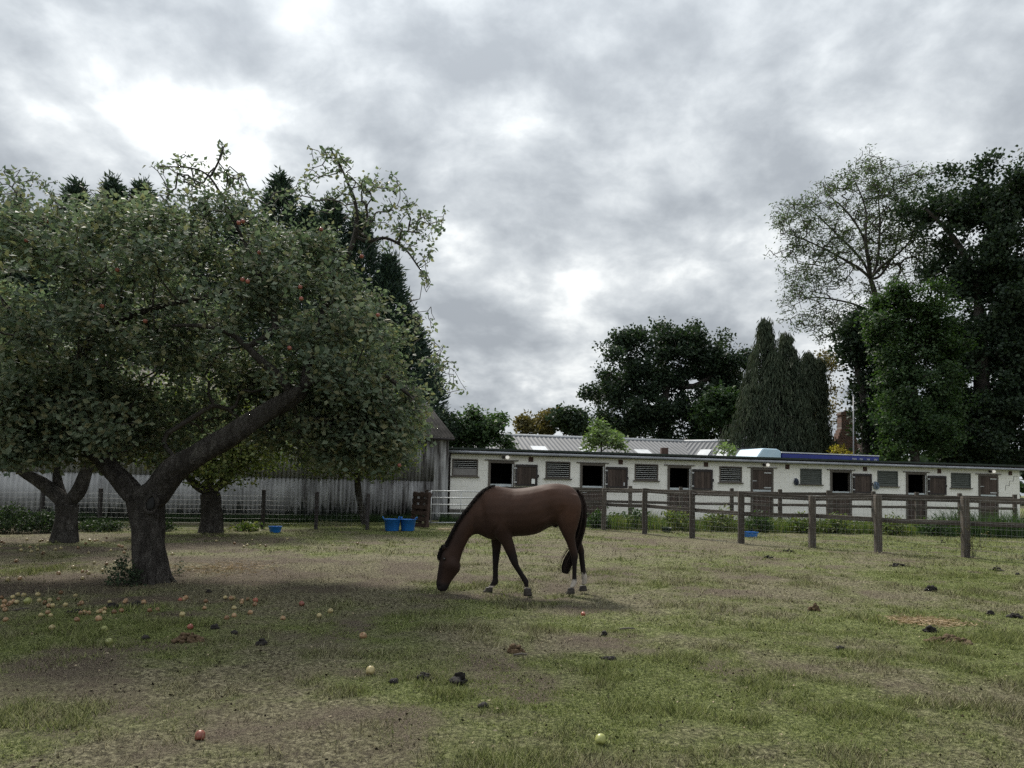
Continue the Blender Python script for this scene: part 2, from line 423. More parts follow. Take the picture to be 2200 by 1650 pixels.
M['straw'] = leaf_mat('straw', [(0.24, 0.18, 0.11), (0.32, 0.245, 0.155), (0.40, 0.31, 0.21)], 0.15, 0.7, 0.2, (1.0, 0.95, 0.7))
M['fungus'] = noise_mat('orange_bracket_fungus', [(0.3, (0.26, 0.10, 0.045)), (0.7, (0.42, 0.20, 0.10))], 12.0, 0.8)

# ------------------------------------------------------------------ ground
def bump_list(lst):
    out = []
    for (x, y, rx, ry, k) in lst:
        c = G(x, y); a = G(x + rx, y); b = G(x, max(y - ry, 1085)); d = G(x, y + ry)
        out.append((c[0], c[1], max(abs(a[0] - c[0]), 0.1), max((b[1] - d[1]) / 2, 0.1), k))
    return out
MUD = bump_list([(250, 1225, 430, 40, .75), (620, 1245, 300, 35, .55), (1100, 1287, 330, 20, .45), (150, 1450, 190, 70, .5), (1020, 1560, 340, 55, .42),
                 (400, 1168, 480, 18, .95), (1380, 1156, 190, 13, .9), (1700, 1197, 250, 14, .55), (1500, 1392, 330, 24, .5), (1650, 1625, 400, 45, .4), (300, 1620, 250, 40, .35), (1150, 1255, 250, 18, .4)])
GRN = bump_list([(1050, 1348, 350, 22, .50), (1480, 1330, 150, 20, .45), (550, 1330, 300, 25, .35), (450, 1560, 250, 50, .28), (960, 1490, 220, 25, .40), (1850, 1345, 220, 30, .35),
                 (1500, 1570, 220, 40, .25), (1300, 1432, 250, 26, .32), (1500, 1185, 300, 8, .3), (1750, 1140, 500, 18, .35), (250, 1190, 250, 12, .3), (1900, 1420, 250, 30, .25)])
def gsum(lst, x, y):
    s = np.zeros(np.shape(x))
    for (cx, cy, sx, sy, k) in lst:
        s += k * np.exp(-0.5 * (((x - cx) / sx) ** 2 + ((y - cy) / sy) ** 2))
    return s
def masks(x, y):
    n1 = fbm(x, y, 0.55, 3, 5, 0.55); n2 = fbm(x, y, 1.9, 11, 4, 0.6); n3 = fbm(x, y, 6.0, 23, 3, 0.6)
    mud = gsum(MUD, x, y); grn = gsum(GRN, x, y)
    g = (n1 - 0.5) * 2.3 + (n2 - 0.5) * 1.5 + (n3 - 0.5) * 0.7 + 0.66 + grn * 0.75 - mud * 0.62
    green = np.clip(g, 0, 1)
    soil = np.clip((fbm(x, y, 1.1, 41, 5, 0.6) - 0.55) * 4.6 + (n3 - 0.5) * 0.8 + mud * 0.75 - grn * 0.55, 0, 1)
    return green, soil
def hgt(x, y):
    near = 1 - sstep(22, 60, np.abs(y))
    return (fbm(x, y, 0.30, 77, 3) - 0.5) * 0.08 * near + (fbm(x, y, 2.3, 81, 3) - 0.5) * 0.035 * near - 0.0

def grid_axis(lo, hi, core, step, g):
    c = list(np.arange(core[0], core[1] + 1e-6, step))
    s = step
    while c[-1] < hi: s *= g; c.append(c[-1] + s)
    s = step; pre = [core[0]]
    while pre[-1] > lo: s *= g; pre.append(pre[-1] - s)
    return np.array(pre[:0:-1] + c)
gx = grid_axis(-900, 900, (-9, 11), 0.068, 1.10)
ys = [3.0]
while ys[-1] < 36: ys.append(ys[-1] + max(0.04, 0.010 * ys[-1]))
s = 0.33
while ys[-1] < 1400: s *= 1.15; ys.append(ys[-1] + s)
yb = [3.0]; s = 0.05
while yb[-1] > -300: s *= 1.25; yb.append(yb[-1] - s)
gy = np.array(yb[:0:-1] + ys)
GXX, GYY = np.meshgrid(gx, gy)
gr_, so_ = masks(GXX, GYY)
fine = (fbm(GXX, GYY, 7.0, 91, 3) - 0.5) * 0.05 * (GYY > 3) * (GYY < 20)
GZ = hgt(GXX, GYY) + fine * (1 - 0.6 * gr_)
nx_, ny_ = len(gx), len(gy)
idx = np.arange(nx_ * ny_).reshape(ny_, nx_)
GF = np.stack([idx[:-1, :-1], idx[:-1, 1:], idx[1:, 1:], idx[1:, :-1]], -1).reshape(-1, 4)
me = mesh_np('ground', np.stack([GXX, GYY, GZ], -1).reshape(-1, 3), GF, True,
             {'green': ('FLOAT', gr_), 'soil': ('FLOAT', so_)})

def ground_material():
    m, nt, bs = new_mat('paddock_turf')
    L = nt.links
    a1 = N_(nt, 'ShaderNodeAttribute', attribute_name='green'); a2 = N_(nt, 'ShaderNodeAttribute', attribute_name='soil')
    f1 = noise_(nt, 30.0, 6.0, 0.78); f2 = noise_(nt, 9.0, 5.0, 0.65); f3 = noise_(nt, 110.0, 3.0, 0.7)
    grass = ramp_(nt, f1, [(0.40, (0.032, 0.042, 0.013)), (0.50, (0.115, 0.136, 0.042)), (0.61, (0.24, 0.262, 0.105))])  # dark stops sit in the bump's lows: shade of the turf's gaps as colour
    dry = ramp_(nt, f1, [(0.40, (0.030, 0.026, 0.016)), (0.50, (0.122, 0.109, 0.065)), (0.61, (0.28, 0.256, 0.165))])
    soil = ramp_(nt, f3, [(0.40, (0.022, 0.0165, 0.011)), (0.50, (0.084, 0.065, 0.045)), (0.62, (0.215, 0.178, 0.132))])
    ad = N_(nt, 'ShaderNodeMath', operation='MULTIPLY_ADD'); L.new(f2, ad.inputs[0]); ad.inputs[1].default_value = 1.3
    ad2 = N_(nt, 'ShaderNodeMath', operation='SUBTRACT'); L.new(a1.outputs['Fac'], ad2.inputs[0]); ad2.inputs[1].default_value = 0.65
    L.new(ad2.outputs[0], ad.inputs[2]); ad.use_clamp = True
    base = mixc(nt, ad.outputs[0], dry, grass)
    sd = N_(nt, 'ShaderNodeMath', operation='MULTIPLY_ADD'); L.new(f2, sd.inputs[0]); sd.inputs[1].default_value = 1.4
    sd2 = N_(nt, 'ShaderNodeMath', operation='SUBTRACT'); L.new(a2.outputs['Fac'], sd2.inputs[0]); sd2.inputs[1].default_value = 0.70
    L.new(sd2.outputs[0], sd.inputs[2]); sd.use_clamp = True
    col = mixc(nt, sd.outputs[0], base, soil)
    L.new(col, bs.inputs['Base Color'])
    bs.inputs['Roughness'].default_value = 0.95
    bs.inputs['Specular IOR Level'].default_value = 0.15
    bump_(nt, bs, f1, 1.0, 0.045)
    return m
M['ground'] = ground_material()
ground = tag(obj('ground', me, M['ground']), 'worn paddock turf of short grass, dry straw and bare soil', 'ground', kind='structure')

# grass blades: one triangle each, colour carried along by the patch it grows in
def blade_material():
    m, nt, bs = new_mat('grass_blades')
    geo = nt.nodes.new('ShaderNodeNewGeometry')
    a1 = N_(nt, 'ShaderNodeAttribute', attribute_name='dry')
    g = ramp_(nt, geo.outputs['Random Per Island'], [(0.1, (0.040, 0.056, 0.014)), (0.5, (0.128, 0.160, 0.042)), (0.9, (0.27, 0.30, 0.105))])
    d = ramp_(nt, geo.outputs['Random Per Island'], [(0.1, (0.045, 0.038, 0.022)), (0.5, (0.155, 0.140, 0.082)), (0.9, (0.34, 0.312, 0.205))])
    col = mixc(nt, a1.outputs['Fac'], g, d)
    nt.links.new(col, bs.inputs['Base Color']); bs.inputs['Roughness'].default_value = 0.7; bs.inputs['Specular IOR Level'].default_value = 0.2
    tr = nt.nodes.new('ShaderNodeBsdfTranslucent'); nt.links.new(col, tr.inputs['Color'])
    mx = nt.nodes.new('ShaderNodeMixShader'); mx.inputs[0].default_value = 0.3
    nt.links.new(bs.outputs[0], mx.inputs[1]); nt.links.new(tr.outputs[0], mx.inputs[2])
    nt.links.new(mx.outputs[0], nt.nodes['Material Output'].inputs['Surface'])
    return m
M['blades'] = blade_material()

def scatter(n, y0, y1, power=1.0):
    y = y0 + (y1 - y0) * rng.random(n) ** power
    x = (rng.random(n) * 2 - 1) * (0.74 * y + 1.2)
    return x, y
def blades(n, y0, y1, h0, h1, w):
    x, y = scatter(int(n), y0, y1, 0.8)
    g, s_ = masks(x, y)
    clump = fbm(x, y, 2.6, 55, 3)
    keep = rng.random(len(x)) < np.clip(0.10 + 0.95 * g - 0.55 * s_, 0.05, 1.0)
    x, y, g, s_, clump = x[keep], y[keep], g[keep], s_[keep], clump[keep]
    k = len(x)
    tall = 0.55 + 1.5 * sstep(0.50, 0.75, clump)
    h = (h0 + (h1 - h0) * rng.random(k) ** 1.6) * tall
    a = rng.random(k) * 6.283; lean = (0.25 + 0.95 * rng.random(k)) * h
    b = rng.random(k) * 6.283; ww = w * (0.6 + 0.8 * rng.random(k))
    z = hgt(x, y) - 0.004
    base = np.stack([x, y, z], -1)
    off = np.stack([np.cos(b) * ww, np.sin(b) * ww, np.zeros(k)], -1)
    tip = base + np.stack([np.cos(a) * lean, np.sin(a) * lean, h], -1)
    V = np.stack([base - off, base + off, tip], 1).reshape(-1, 3)
    dry = np.clip((1 - g) * 1.15 + (rng.random(k) - 0.5) * 0.75 - 0.12 + 0.25 * sstep(0.5, 0.7, clump), 0, 1)
    return V, np.repeat(dry, 3)
BV, BD = [], []
for a in ((430000, 3.2, 8.0, 0.012, 0.050, 0.0030), (330000, 8.0, 14.0, 0.014, 0.055, 0.0048), (210000, 14.0, 27.0, 0.02, 0.06, 0.009)):
    v, d = blades(*a); BV.append(v); BD.append(d)
BV = np.concatenate(BV); BD = np.concatenate(BD)
me = mesh_np('grass', BV, np.arange(len(BV)).reshape(-1, 3), False, {'dry': ('FLOAT', BD)})
tag(obj('grass', me, M['blades']), 'short green and straw-coloured grass covering the paddock', 'grass', kind='stuff')

# ------------------------------------------------------------------ leaf and branch machinery
def unit(v):
    return v / np.maximum(np.linalg.norm(v, axis=-1, keepdims=True), 1e-9)
def leaves(c, d, L, W, fold=0.25, face=None):
    """one folded diamond per row: c base point, d direction, L length, W half width"""
    n = len(c); d = unit(d)
    r = rng.normal(size=(n, 3)) if face is None else face + rng.normal(size=(n, 3)) * 0.45
    s_ = unit(np.cross(d, r)); u = np.cross(s_, d)
    L = np.broadcast_to(np.asarray(L, float), (n,))[:, None]; W = np.broadcast_to(np.asarray(W, float), (n,))[:, None]
    mid = c + d * L * 0.45
    V = np.stack([c, mid + s_ * W + u * W * fold, c + d * L - u * W * fold * 0.6, mid - s_ * W + u * W * fold], 1).reshape(-1, 3)
    b = np.arange(n)[:, None] * 4
    F = np.concatenate([b + np.array([[0, 1, 2]]), b + np.array([[0, 2, 3]])], 1).reshape(-1, 3)
    return V, F

def tubes(p0, p1, r0, r1, sides=4):
    n = len(p0); t = unit(p1 - p0)
    ref = np.where(np.abs(t[:, 2:3]) < 0.9, np.array([[0, 0, 1.0]]), np.array([[1.0, 0, 0]]))
    u = unit(np.cross(t, ref)); w = np.cross(u, t)
    a = np.arange(sides) * 2 * math.pi / sides
    ring = u[:, None, :] * np.cos(a)[None, :, None] + w[:, None, :] * np.sin(a)[None, :, None]
    A = p0[:, None, :] + ring * r0[:, None, None]; B = p1[:, None, :] + ring * r1[:, None, None]
    V = np.concatenate([A, B], 1).reshape(-1, 3)
    b = (np.arange(n) * 2 * sides)[:, None]
    k = np.arange(sides); k2 = (k + 1) % sides
    F = np.stack([b + k, b + k2, b + k2 + sides, b + k + sides], -1).reshape(-1, 4)
    return V, F

class Skeleton:
    def __init__(s): s.pos = []; s.par = []; s.plen = []; s.rad = []
    def add(s, p, par, r=0.0):
        s.pos.append(np.asarray(p, float)); s.par.append(par)
        s.plen.append(0.0 if par < 0 else s.plen[par] + float(np.linalg.norm(s.pos[-1] - s.pos[par]))); s.rad.append(r)
        return len(s.pos) - 1
    def path(s, pts, rads, par=-1, sub=4):
        """a limb along points (Catmull-Rom), returns the node indices"""
        pts = [np.asarray(p, float) for p in pts]; ids = []
        if par >= 0: pts = [s.pos[par]] + pts; rads = [rads[0]] + list(rads)
        for i in range(len(pts) - 1):
            p0 = pts[max(i - 1, 0)]; p1 = pts[i]; p2 = pts[i + 1]; p3 = pts[min(i + 2, len(pts) - 1)]
            for k in range(sub):
                t = k / sub
                if i == 0 and k == 0 and par >= 0: continue
                q = 0.5 * ((2 * p1) + (-p0 + p2) * t + (2 * p0 - 5 * p1 + 4 * p2 - p3) * t * t + (-p0 + 3 * p1 - 3 * p2 + p3) * t ** 3)
                par = s.add(q, par, rads[i] + (rads[i + 1] - rads[i]) * t); ids.append(par)
        par = s.add(pts[-1], par, rads[-1]); ids.append(par)
        return ids
    def grow(s, targets, alpha=0.25, step=0.35, wiggle=0.06, bend=0.35, allow=None):
        """join every target to the cheapest node by a bent twig; returns tip nodes"""
        n0 = len(s.pos); cap = n0 + len(targets) * 12
        A = np.zeros((cap, 3)); pl = np.zeros(cap) + 1e9
        A[:n0] = s.pos; pl[:n0] = s.plen
        if allow is not None:
            mask = np.ones(n0, bool); mask[list(allow)] = False; pl[:n0][mask] = 1e9
        base = A[0]
        order = np.argsort(np.min(np.linalg.norm(targets[:, None, :] - A[None, :n0:2], axis=-1), axis=1) + rng.random(len(targets)) * 0.3)
        tips = []; m = n0
        for ti in order:
            a = targets[ti]
            dist = np.linalg.norm(A[:m] - a, axis=1)
            j = int(np.argmin(dist + alpha * pl[:m])); D = dist[j]
            pj = s.par[j]
            d0 = unit(A[j] - A[pj]) if pj >= 0 else np.array([0, 0, 1.0])
            ctrl = A[j] + d0 * D * bend + np.array([0, 0, 0.06 * D])
            k = int(min(max(1, math.ceil(D / step)), 10)); par = j
            for i in range(1, k + 1):
                t = i / k
                q = (1 - t) ** 2 * A[j] + 2 * t * (1 - t) * ctrl + t * t * a
                if i < k: q = q + rng.normal(size=3) * wiggle * min(D, 1.0)
                par = s.add(q, par); A[m] = q; pl[m] = s.plen[par]; m += 1
            tips.append(par)
        return tips
    def finish(s, tip=0.004, e=2.4):
        n = len(s.pos); acc = np.zeros(n); r = np.array(s.rad)
        for i in range(n - 1, -1, -1):
            w = acc[i] ** (1 / e) if acc[i] > 0 else tip
            if r[i] <= 0: r[i] = w
            p = s.par[i]
            if p >= 0 and s.rad[i] <= 0: acc[p] += r[i] ** e
        for i in range(n):
            p = s.par[i]
            if p >= 0 and s.rad[i] <= 0 and s.rad[p] > 0: r[i] = min(r[i], s.rad[p] * 0.75)
            elif p >= 0 and s.rad[i] <= 0: r[i] = min(r[i], r[p])
        s.r = r; return r
    def twig_mesh(s, name, origin, minr=0.0, sides=4):
        P_ = np.array(s.pos); par = np.array(s.par); rad = np.array(s.rad)
        sel = np.where((par >= 0) & (rad <= 0) & (s.r >= minr))[0]
        pr = s.r[par[sel]]; pr = np.where(rad[par[sel]] > 0, s.r[sel], pr)
        V, F = tubes(P_[par[sel]] - origin, P_[sel] - origin, np.minimum(pr, s.r[sel] * 1.6), s.r[sel], sides)
        return mesh_np(name, V, F, True)

def limb_mesh(mb, pts, rads, sides=14, rough=0.10, seed=0, flare=None, sub=5):
    """a connected knobbly limb through points"""
    pts = [np.asarray(p, float) for p in pts]; out = []; rr = []
    for i in range(len(pts) - 1):
        p0 = pts[max(i - 1, 0)]; p1 = pts[i]; p2 = pts[i + 1]; p3 = pts[min(i + 2, len(pts) - 1)]
        for k in range(sub):
            t = k / sub
            out.append(0.5 * ((2 * p1) + (-p0 + p2) * t + (2 * p0 - 5 * p1 + 4 * p2 - p3) * t * t + (-p0 + 3 * p1 - 3 * p2 + p3) * t ** 3)); rr.append(rads[i] + (rads[i + 1] - rads[i]) * t)
    out.append(pts[-1]); rr.append(rads[-1])
    base = len(mb.v); ref = None; n = sides
    ln = 0.0
    for i, p in enumerate(out):
        if i: ln += float(np.linalg.norm(p - out[i - 1]))
        t = Vector(out[min(i + 1, len(out) - 1)] - out[max(i - 1, 0)]).normalized()
        if ref is None: ref = Vector((0, 1, 0)) if abs(t.y) < 0.9 else Vector((1, 0, 0))
        u = t.cross(ref).normalized(); w = u.cross(t).normalized(); ref = w
        for k in range(n):
            a = 2 * math.pi * k / n
            f = 1 + rough * (2 * float(vnoise(np.array([math.cos(a) * 1.6 + seed * 3.1 + 40]), np.array([math.sin(a) * 1.6 + ln * 2.2 + seed]), seed)[0]) - 1)
            f += 0.5 * rough * (2 * float(vnoise(np.array([k * 1.0 + seed]), np.array([ln * 1.2]), seed + 5)[0]) - 1)
            mb.v.append(tuple(Vector(p) + (u * math.cos(a) + w * math.sin(a)) * rr[i] * f))
    for i in range(len(out) - 1):
        for k in range(n):
            a = base + i * n + k; b = base + i * n + (k + 1) % n
            mb.f.append((a, b, b + n, a + n))
    mb.f.append(tuple(base + k for k in reversed(range(n)))); mb.f.append(tuple(base + (len(out) - 1) * n + k for k in range(n)))
    return out, rr

def clumped(blobs, ncl, n, r, flat=0.75):
    """leaf masses: cluster centres towards the skin of the blobs, targets gathered round them"""
    c = in_blobs(blobs, ncl, 0.33); k = rng.integers(0, ncl, n); d = unit(rng.normal(size=(n, 3)))
    return c[k] + d * (r * rng.random((n, 1)) ** 0.45) * (0.6 + 0.8 * vnoise(k * 1.7, k * .3, 8))[:, None] * np.array([1, 1, flat])
def in_blobs(blobs, n, skin=0.42):
    """random points in a union of ellipsoids (cx,cy,cz,rx,ry,rz,weight), thicker towards the skin"""
    w = np.array([b[6] * (b[3] * b[4] * b[5]) ** 0.8 for b in blobs]); w /= w.sum()
    k = rng.choice(len(blobs), n, p=w); B = np.array([b[:6] for b in blobs])[k]
    d = unit(rng.normal(size=(n, 3))); r = rng.random(n) ** skin
    return B[:, :3] + d * r[:, None] * B[:, 3:6]

def pxblob(x, y, rx, ry, Y, rY, w=1.0):
    c = P(x, y, Y); return (c[0], c[1], c[2], px_size(rx, Y), rY, px_size(ry, Y), w)

def clump_leaves(points, per, spread, L, W, up=0.25, droop=0.0, flat=0.8, centre=None):
    n = len(points) * per
    c = np.repeat(points, per, 0) + np.clip(rng.normal(size=(n, 3)), -1.7, 1.7) * spread * np.array([1, 1, flat])
    d = rng.normal(size=(n, 3)) * np.array([1, 1, 0.7]) + np.array([0, 0, up - droop])
    k = 0.65 + 0.7 * rng.random(n)
    # leaves turn their blades outward and up to the light
    face = None if centre is None else unit(c - centre) + np.array([0, 0, 0.55])
    return leaves(c, d, L * k, W * k, face=face)

# ------------------------------------------------------------------ corrugated barn on the left
def sheet_material():
    m, nt, bs = new_mat('old_fibre_cement_sheet')
    L = nt.links
    geo = nt.nodes.new('ShaderNodeNewGeometry')
    def pn(scale, detail, st):
        mp = nt.nodes.new('ShaderNodeMapping'); mp.inputs['Scale'].default_value = st
        L.new(geo.outputs['Position'], mp.inputs[0])
        n = N_(nt, 'ShaderNodeTexNoise', Scale=scale, Detail=detail, Roughness=0.62); L.new(mp.outputs[0], n.inputs['Vector']); return n.outputs[0]
    streak = pn(3.2, 6.0, (1.6, 1.6, 0.16)); blotch = pn(1.1, 5.0, (1, 1, 1)); foot = pn(5.0, 4.0, (1.2, 1.2, 0.1))
    base = ramp_(nt, blotch, [(0.3, (0.25, 0.25, 0.255)), (0.7, (0.44, 0.44, 0.445))])
    st = N_(nt, 'ShaderNodeAttribute', attribute_name='stain'); st.attribute_type = 'OBJECT'
    # dark rain streaks, heavier on the sheets towards the stable
    a = N_(nt, 'ShaderNodeMath', operation='ADD'); L.new(streak, a.inputs[0]); L.new(st.outputs['Fac'], a.inputs[1])
    fac = N_(nt, 'ShaderNodeMapRange'); L.new(a.outputs[0], fac.inputs[0]); fac.inputs[1].default_value = 0.56; fac.inputs[2].default_value = 0.86
    col = mixc(nt, fac.outputs[0], base, (0.030, 0.025, 0.023))
    # green growth creeping up from the foot of the wall
    sp = nt.nodes.new('ShaderNodeSeparateXYZ'); L.new(geo.outputs['Position'], sp.inputs[0])
    h = N_(nt, 'ShaderNodeMath', operation='MULTIPLY_ADD'); L.new(foot, h.inputs[0]); h.inputs[1].default_value = 2.1; h.inputs[2].default_value = -0.72
    g = N_(nt, 'ShaderNodeMath', operation='LESS_THAN'); L.new(sp.outputs[2], g.inputs[0]); L.new(h.outputs[0], g.inputs[1])
    g2 = N_(nt, 'ShaderNodeMath', operation='MULTIPLY'); L.new(g.outputs[0], g2.inputs[0]); g2.inputs[1].default_value = 0.8
    col = mixc(nt, g2.outputs[0], col, (0.018, 0.026, 0.020))
    L.new(col, bs.inputs['Base Color']); bs.inputs['Roughness'].default_value = 0.9; bs.inputs['Specular IOR Level'].default_value = 0.2
    bump_(nt, bs, blotch, 0.2, 0.01)
    return m
M['sheet'] = sheet_material()
M['roof_sheet'] = noise_mat('lichened_roof_sheet', [(0.3, (0.05, 0.045, 0.04)), (0.7, (0.12, 0.108, 0.098))], 2.5, 0.95, None, 0.3)

BC = P(960, 1118, 29.6); BC[2] = 0
BW = G(200, 1120); bt = unit(BC - BW); bt[2] = 0; bt = unit(bt)
B_LEN = 24.0
B0 = BC - bt * B_LEN
b_ang = math.atan2(bt[1], bt[0])
EAVE = float(P(950, 933, 29.5)[2])
barn = thing('corrugated_barn', 'weathered grey corrugated barn behind the apple trees', 'barn', (B0[0], B0[1], 0), b_ang)
def corr_mesh(name, w, h, amp=0.027, pitch=0.146, per=6, thick=0.008):
    n = int(round(w / pitch)) * per + 1
    xs = np.linspace(0, w, n); yo = amp * np.cos(xs / pitch * 2 * math.pi)
    rows = [0, h]; V = []
    for off in (0.0, thick):
        for z in rows:
            V += [(x, -y + off, z) for x, y in zip(xs, yo)]
    V = np.array(V); F = []
    for i in range(n - 1):
        F.append((i, i + 1, n + i + 1, n + i)); F.append((2 * n + i + 1, 2 * n + i, 3 * n + i, 3 * n + i + 1))
        F.append((i + 1, i, 2 * n + i, 2 * n + i + 1)); F.append((n + i, n + i + 1, 3 * n + i + 1, 3 * n + i))
    return mesh_np(name, V, np.array(F), True)
SW = 0.146 * 7
lowm = corr_mesh('wall_sheet', SW + 0.07, 1.62); upm = corr_mesh('wall_sheet_upper', SW + 0.07, EAVE - 1.56)
nsh = int(B_LEN / SW)
for i in range(nsh):
    x = B_LEN - 0.62 - (i + 1) * SW
    for me_, z, yy in ((lowm, 0.03 + random.uniform(-.02, .02), 0.0), (upm, 1.56 + random.uniform(-.015, .015), -0.03)):
        o = obj('wall_sheet', me_, M['sheet'], barn, (x, yy - 0.011 * (i % 2), z), (0, 0, random.uniform(-0.002, 0.002)))
        px_frac = i / nsh
        o['stain'] = float(max(0.0, 0.26 - i * 0.033) + random.uniform(-0.03, 0.03) - (0.02 if z > 1 else 0.0))
# corner cladding: flat pale strips at the end next to the stables
for k, (x0, x1) in enumerate(((B_LEN - 0.62, B_LEN - 0.36), (B_LEN - 0.355, B_LEN - 0.12), (B_LEN - 0.115, B_LEN))):
    o = box_part('corner_strip', M['sheet'], barn, x0, x1, -0.05 + 0.02 * k, 0.0, 0.03, EAVE - 0.02, jit=0.003); o['stain'] = [0.2, 0.14, 0.22][k]
# back, sides and roof
DEPTH, RISE = 9.0, 2.3
b = MB(); b.box(0, B_LEN, DEPTH - 0.1, DEPTH, 0, EAVE - 0.05); obj('back_wall', b.mesh('back_wall'), M['sheet'], barn)
for x in (0.02, B_LEN - 0.12):
    b = MB(); n = 0
    b.v = [(x, 0.06, 0), (x, DEPTH - .11, 0), (x, DEPTH - .11, EAVE - .06), (x, DEPTH / 2, EAVE + RISE - .09), (x, 0.06, EAVE - .06)]
    b.v += [(v[0] + 0.08, v[1], v[2]) for v in b.v]
    b.f = [(0, 1, 2, 3, 4), (9, 8, 7, 6, 5)] + [(i, (i + 1) % 5, 5 + (i + 1) % 5, 5 + i) for i in range(5)]
    obj('gable_wall', b.mesh('gable_wall'), M['sheet'], barn)
sl = math.hypot(DEPTH / 2 + 0.35, RISE)
an = math.atan2(RISE, DEPTH / 2)
rm = corr_mesh('roof_sheet', 0.146 * 7 + 0.07, sl)
for i in range(int((B_LEN + 0.3) / SW)):
    x = B_LEN + 0.1 - (i + 1) * SW
    obj('roof_sheet', rm, M['roof_sheet'], barn, (x, -0.3, EAVE - 0.14 + 0.006 * (i % 2)), (an - math.pi / 2, 0, 0))
    obj('roof_sheet', rm, M['roof_sheet'], barn, (x + SW + .07, DEPTH + 0.3, EAVE - 0.14 + 0.006 * (i % 2)), (an - math.pi / 2, 0, math.pi))
b = MB().ring_tube([(-0.1, DEPTH / 2, EAVE + RISE + .03), (B_LEN + 0.1, DEPTH / 2, EAVE + RISE + .03)], 0.12, 8)
obj('ridge_cap', b.mesh('ridge_cap', True), M['roof_sheet'], barn)
b = MB().ring_tube([(0, -0.32, EAVE - 0.2), (B_LEN + .1, -0.32, EAVE - 0.2)], 0.05, 8)
obj('gutter', b.mesh('gutter', True), M['fascia'], barn)

# ------------------------------------------------------------------ stable block
SA = P(965, 1100, 30.0); SB = P(2190, 1060, 35.4)
SA[2] = SB[2] = 0
st_t = unit(SB - SA); S_LEN = float(np.linalg.norm(SB - SA)) + 0.03
s_ang = math.atan2(st_t[1], st_t[0])
stable = thing('stable_block', 'long low cream-painted stable block with brown half doors', 'stable', (SA[0], SA[1], 0), s_ang)
TOP = 2.70; PITCHB = 3.885; S0 = 1.56; DW = 1.06
BAYS = 7
doors = [(S0 + PITCHB * i, S0 + PITCHB * i + DW, 0.06, 2.42) for i in range(BAYS)]
wins = [(0.07 + PITCHB * i, 0.07 + PITCHB * i + 1.05, 1.77, 2.46) for i in range(BAYS)]
openings = doors + wins
def cut(rects, holes):
    for (a0, a1, b0, b1) in holes:
        nxt = []
        for (x0, x1, z0, z1) in rects:
            if x1 <= a0 or x0 >= a1 or z1 <= b0 or z0 >= b1: nxt.append((x0, x1, z0, z1)); continue
            if x0 < a0: nxt.append((x0, a0, z0, z1))
            if x1 > a1: nxt.append((a1, x1, z0, z1))
            m0, m1 = max(x0, a0), min(x1, a1)
            if z0 < b0: nxt.append((m0, m1, z0, b0))
            if z1 > b1: nxt.append((m0, m1, b1, z1))
        rects = nxt
    return rects
# mortar core of the wall, set 5 mm behind the face of the blocks
b = MB()
for (x0, x1, z0, z1) in cut([(0.004, S_LEN - 0.004, 0.0, TOP)], openings): b.box(x0, x1, 0.005, 0.20, z0, z1)
obj('wall_core', b.mesh('wall_core'), M['mortar'], stable)
# the blocks
BH, BL, J = 0.225, 0.45, 0.005
pieces = []
for r in range(12):
    z0 = 0.0 + r * BH; z1 = min(z0 + BH, TOP)
    x = -(BL / 2 if r % 2 else 0.0)
    while x < S_LEN:
        a0, a1 = max(x, 0.0), min(x + BL, S_LEN); x += BL
        if a1 - a0 < 0.05: continue
        for q in cut([(a0, a1, z0, z1)], [(h0 - 0.0, h1 + 0.0, v0, v1) for (h0, h1, v0, v1) in openings]):
            if q[1] - q[0] > 0.03 and q[3] - q[2] > 0.03: pieces.append((q[0] + J / 2, q[1] - J / 2, q[2] + J / 2, q[3] - J / 2))
pieces.sort(key=lambda q: (q[0] - 0.0) - 2.0 * (q[2] > 1.3))
cache = {}
def block_mesh(w, h):
    k = (round(w, 3), round(h, 3))
    if k not in cache:
        b = MB(); b.box(0, w, 0, 0.05, 0, h)
        f = 0.006
        b.v[0] = (f, 0, f); b.v[1] = (w - f, 0, f); b.v[4] = (f, 0, h - f); b.v[5] = (w - f, 0, h - f)
        b.v += [(0, 0.006, 0), (w, 0.006, 0), (w, 0.006, h), (0, 0.006, h)]
        b.f = [(0, 1, 5, 4), (8, 9, 1, 0), (9, 10, 5, 1), (10, 11, 4, 5), (11, 8, 0, 4), (8, 3, 2, 9), (9, 2, 6, 10), (10, 6, 7, 11), (11, 7, 3, 8)]
        cache[k] = b.mesh('block')
    return cache[k]
rest = MB()
for i, (x0, x1, z0, z1) in enumerate(pieces):
    me_ = block_mesh(x1 - x0, z1 - z0); dy = random.uniform(-0.0022, 0.0012)
    if i < 298: obj('block', me_, M['block'], stable, (x0, dy, z0))
    else:
        n = len(rest.v); rest.v += [(v.co.x + x0, v.co.y + dy, v.co.z + z0) for v in me_.vertices]
        rest.f += [tuple(n + k for k in p.vertices) for p in me_.polygons]
o = obj('block_work', rest.mesh('block_work'), M['block'], stable); o['kind'] = 'stuff'
# dirty plinth at the gate end
box_part('plinth', M['plinth'], stable, -0.004, 1.42, -0.03, 0.0, 0.0, 0.44, jit=0.004)
box_part('plinth', M['plinth'], stable, 2.75, 26.9, -0.02, -0.003, 0.0, 0.14, jit=0.003)
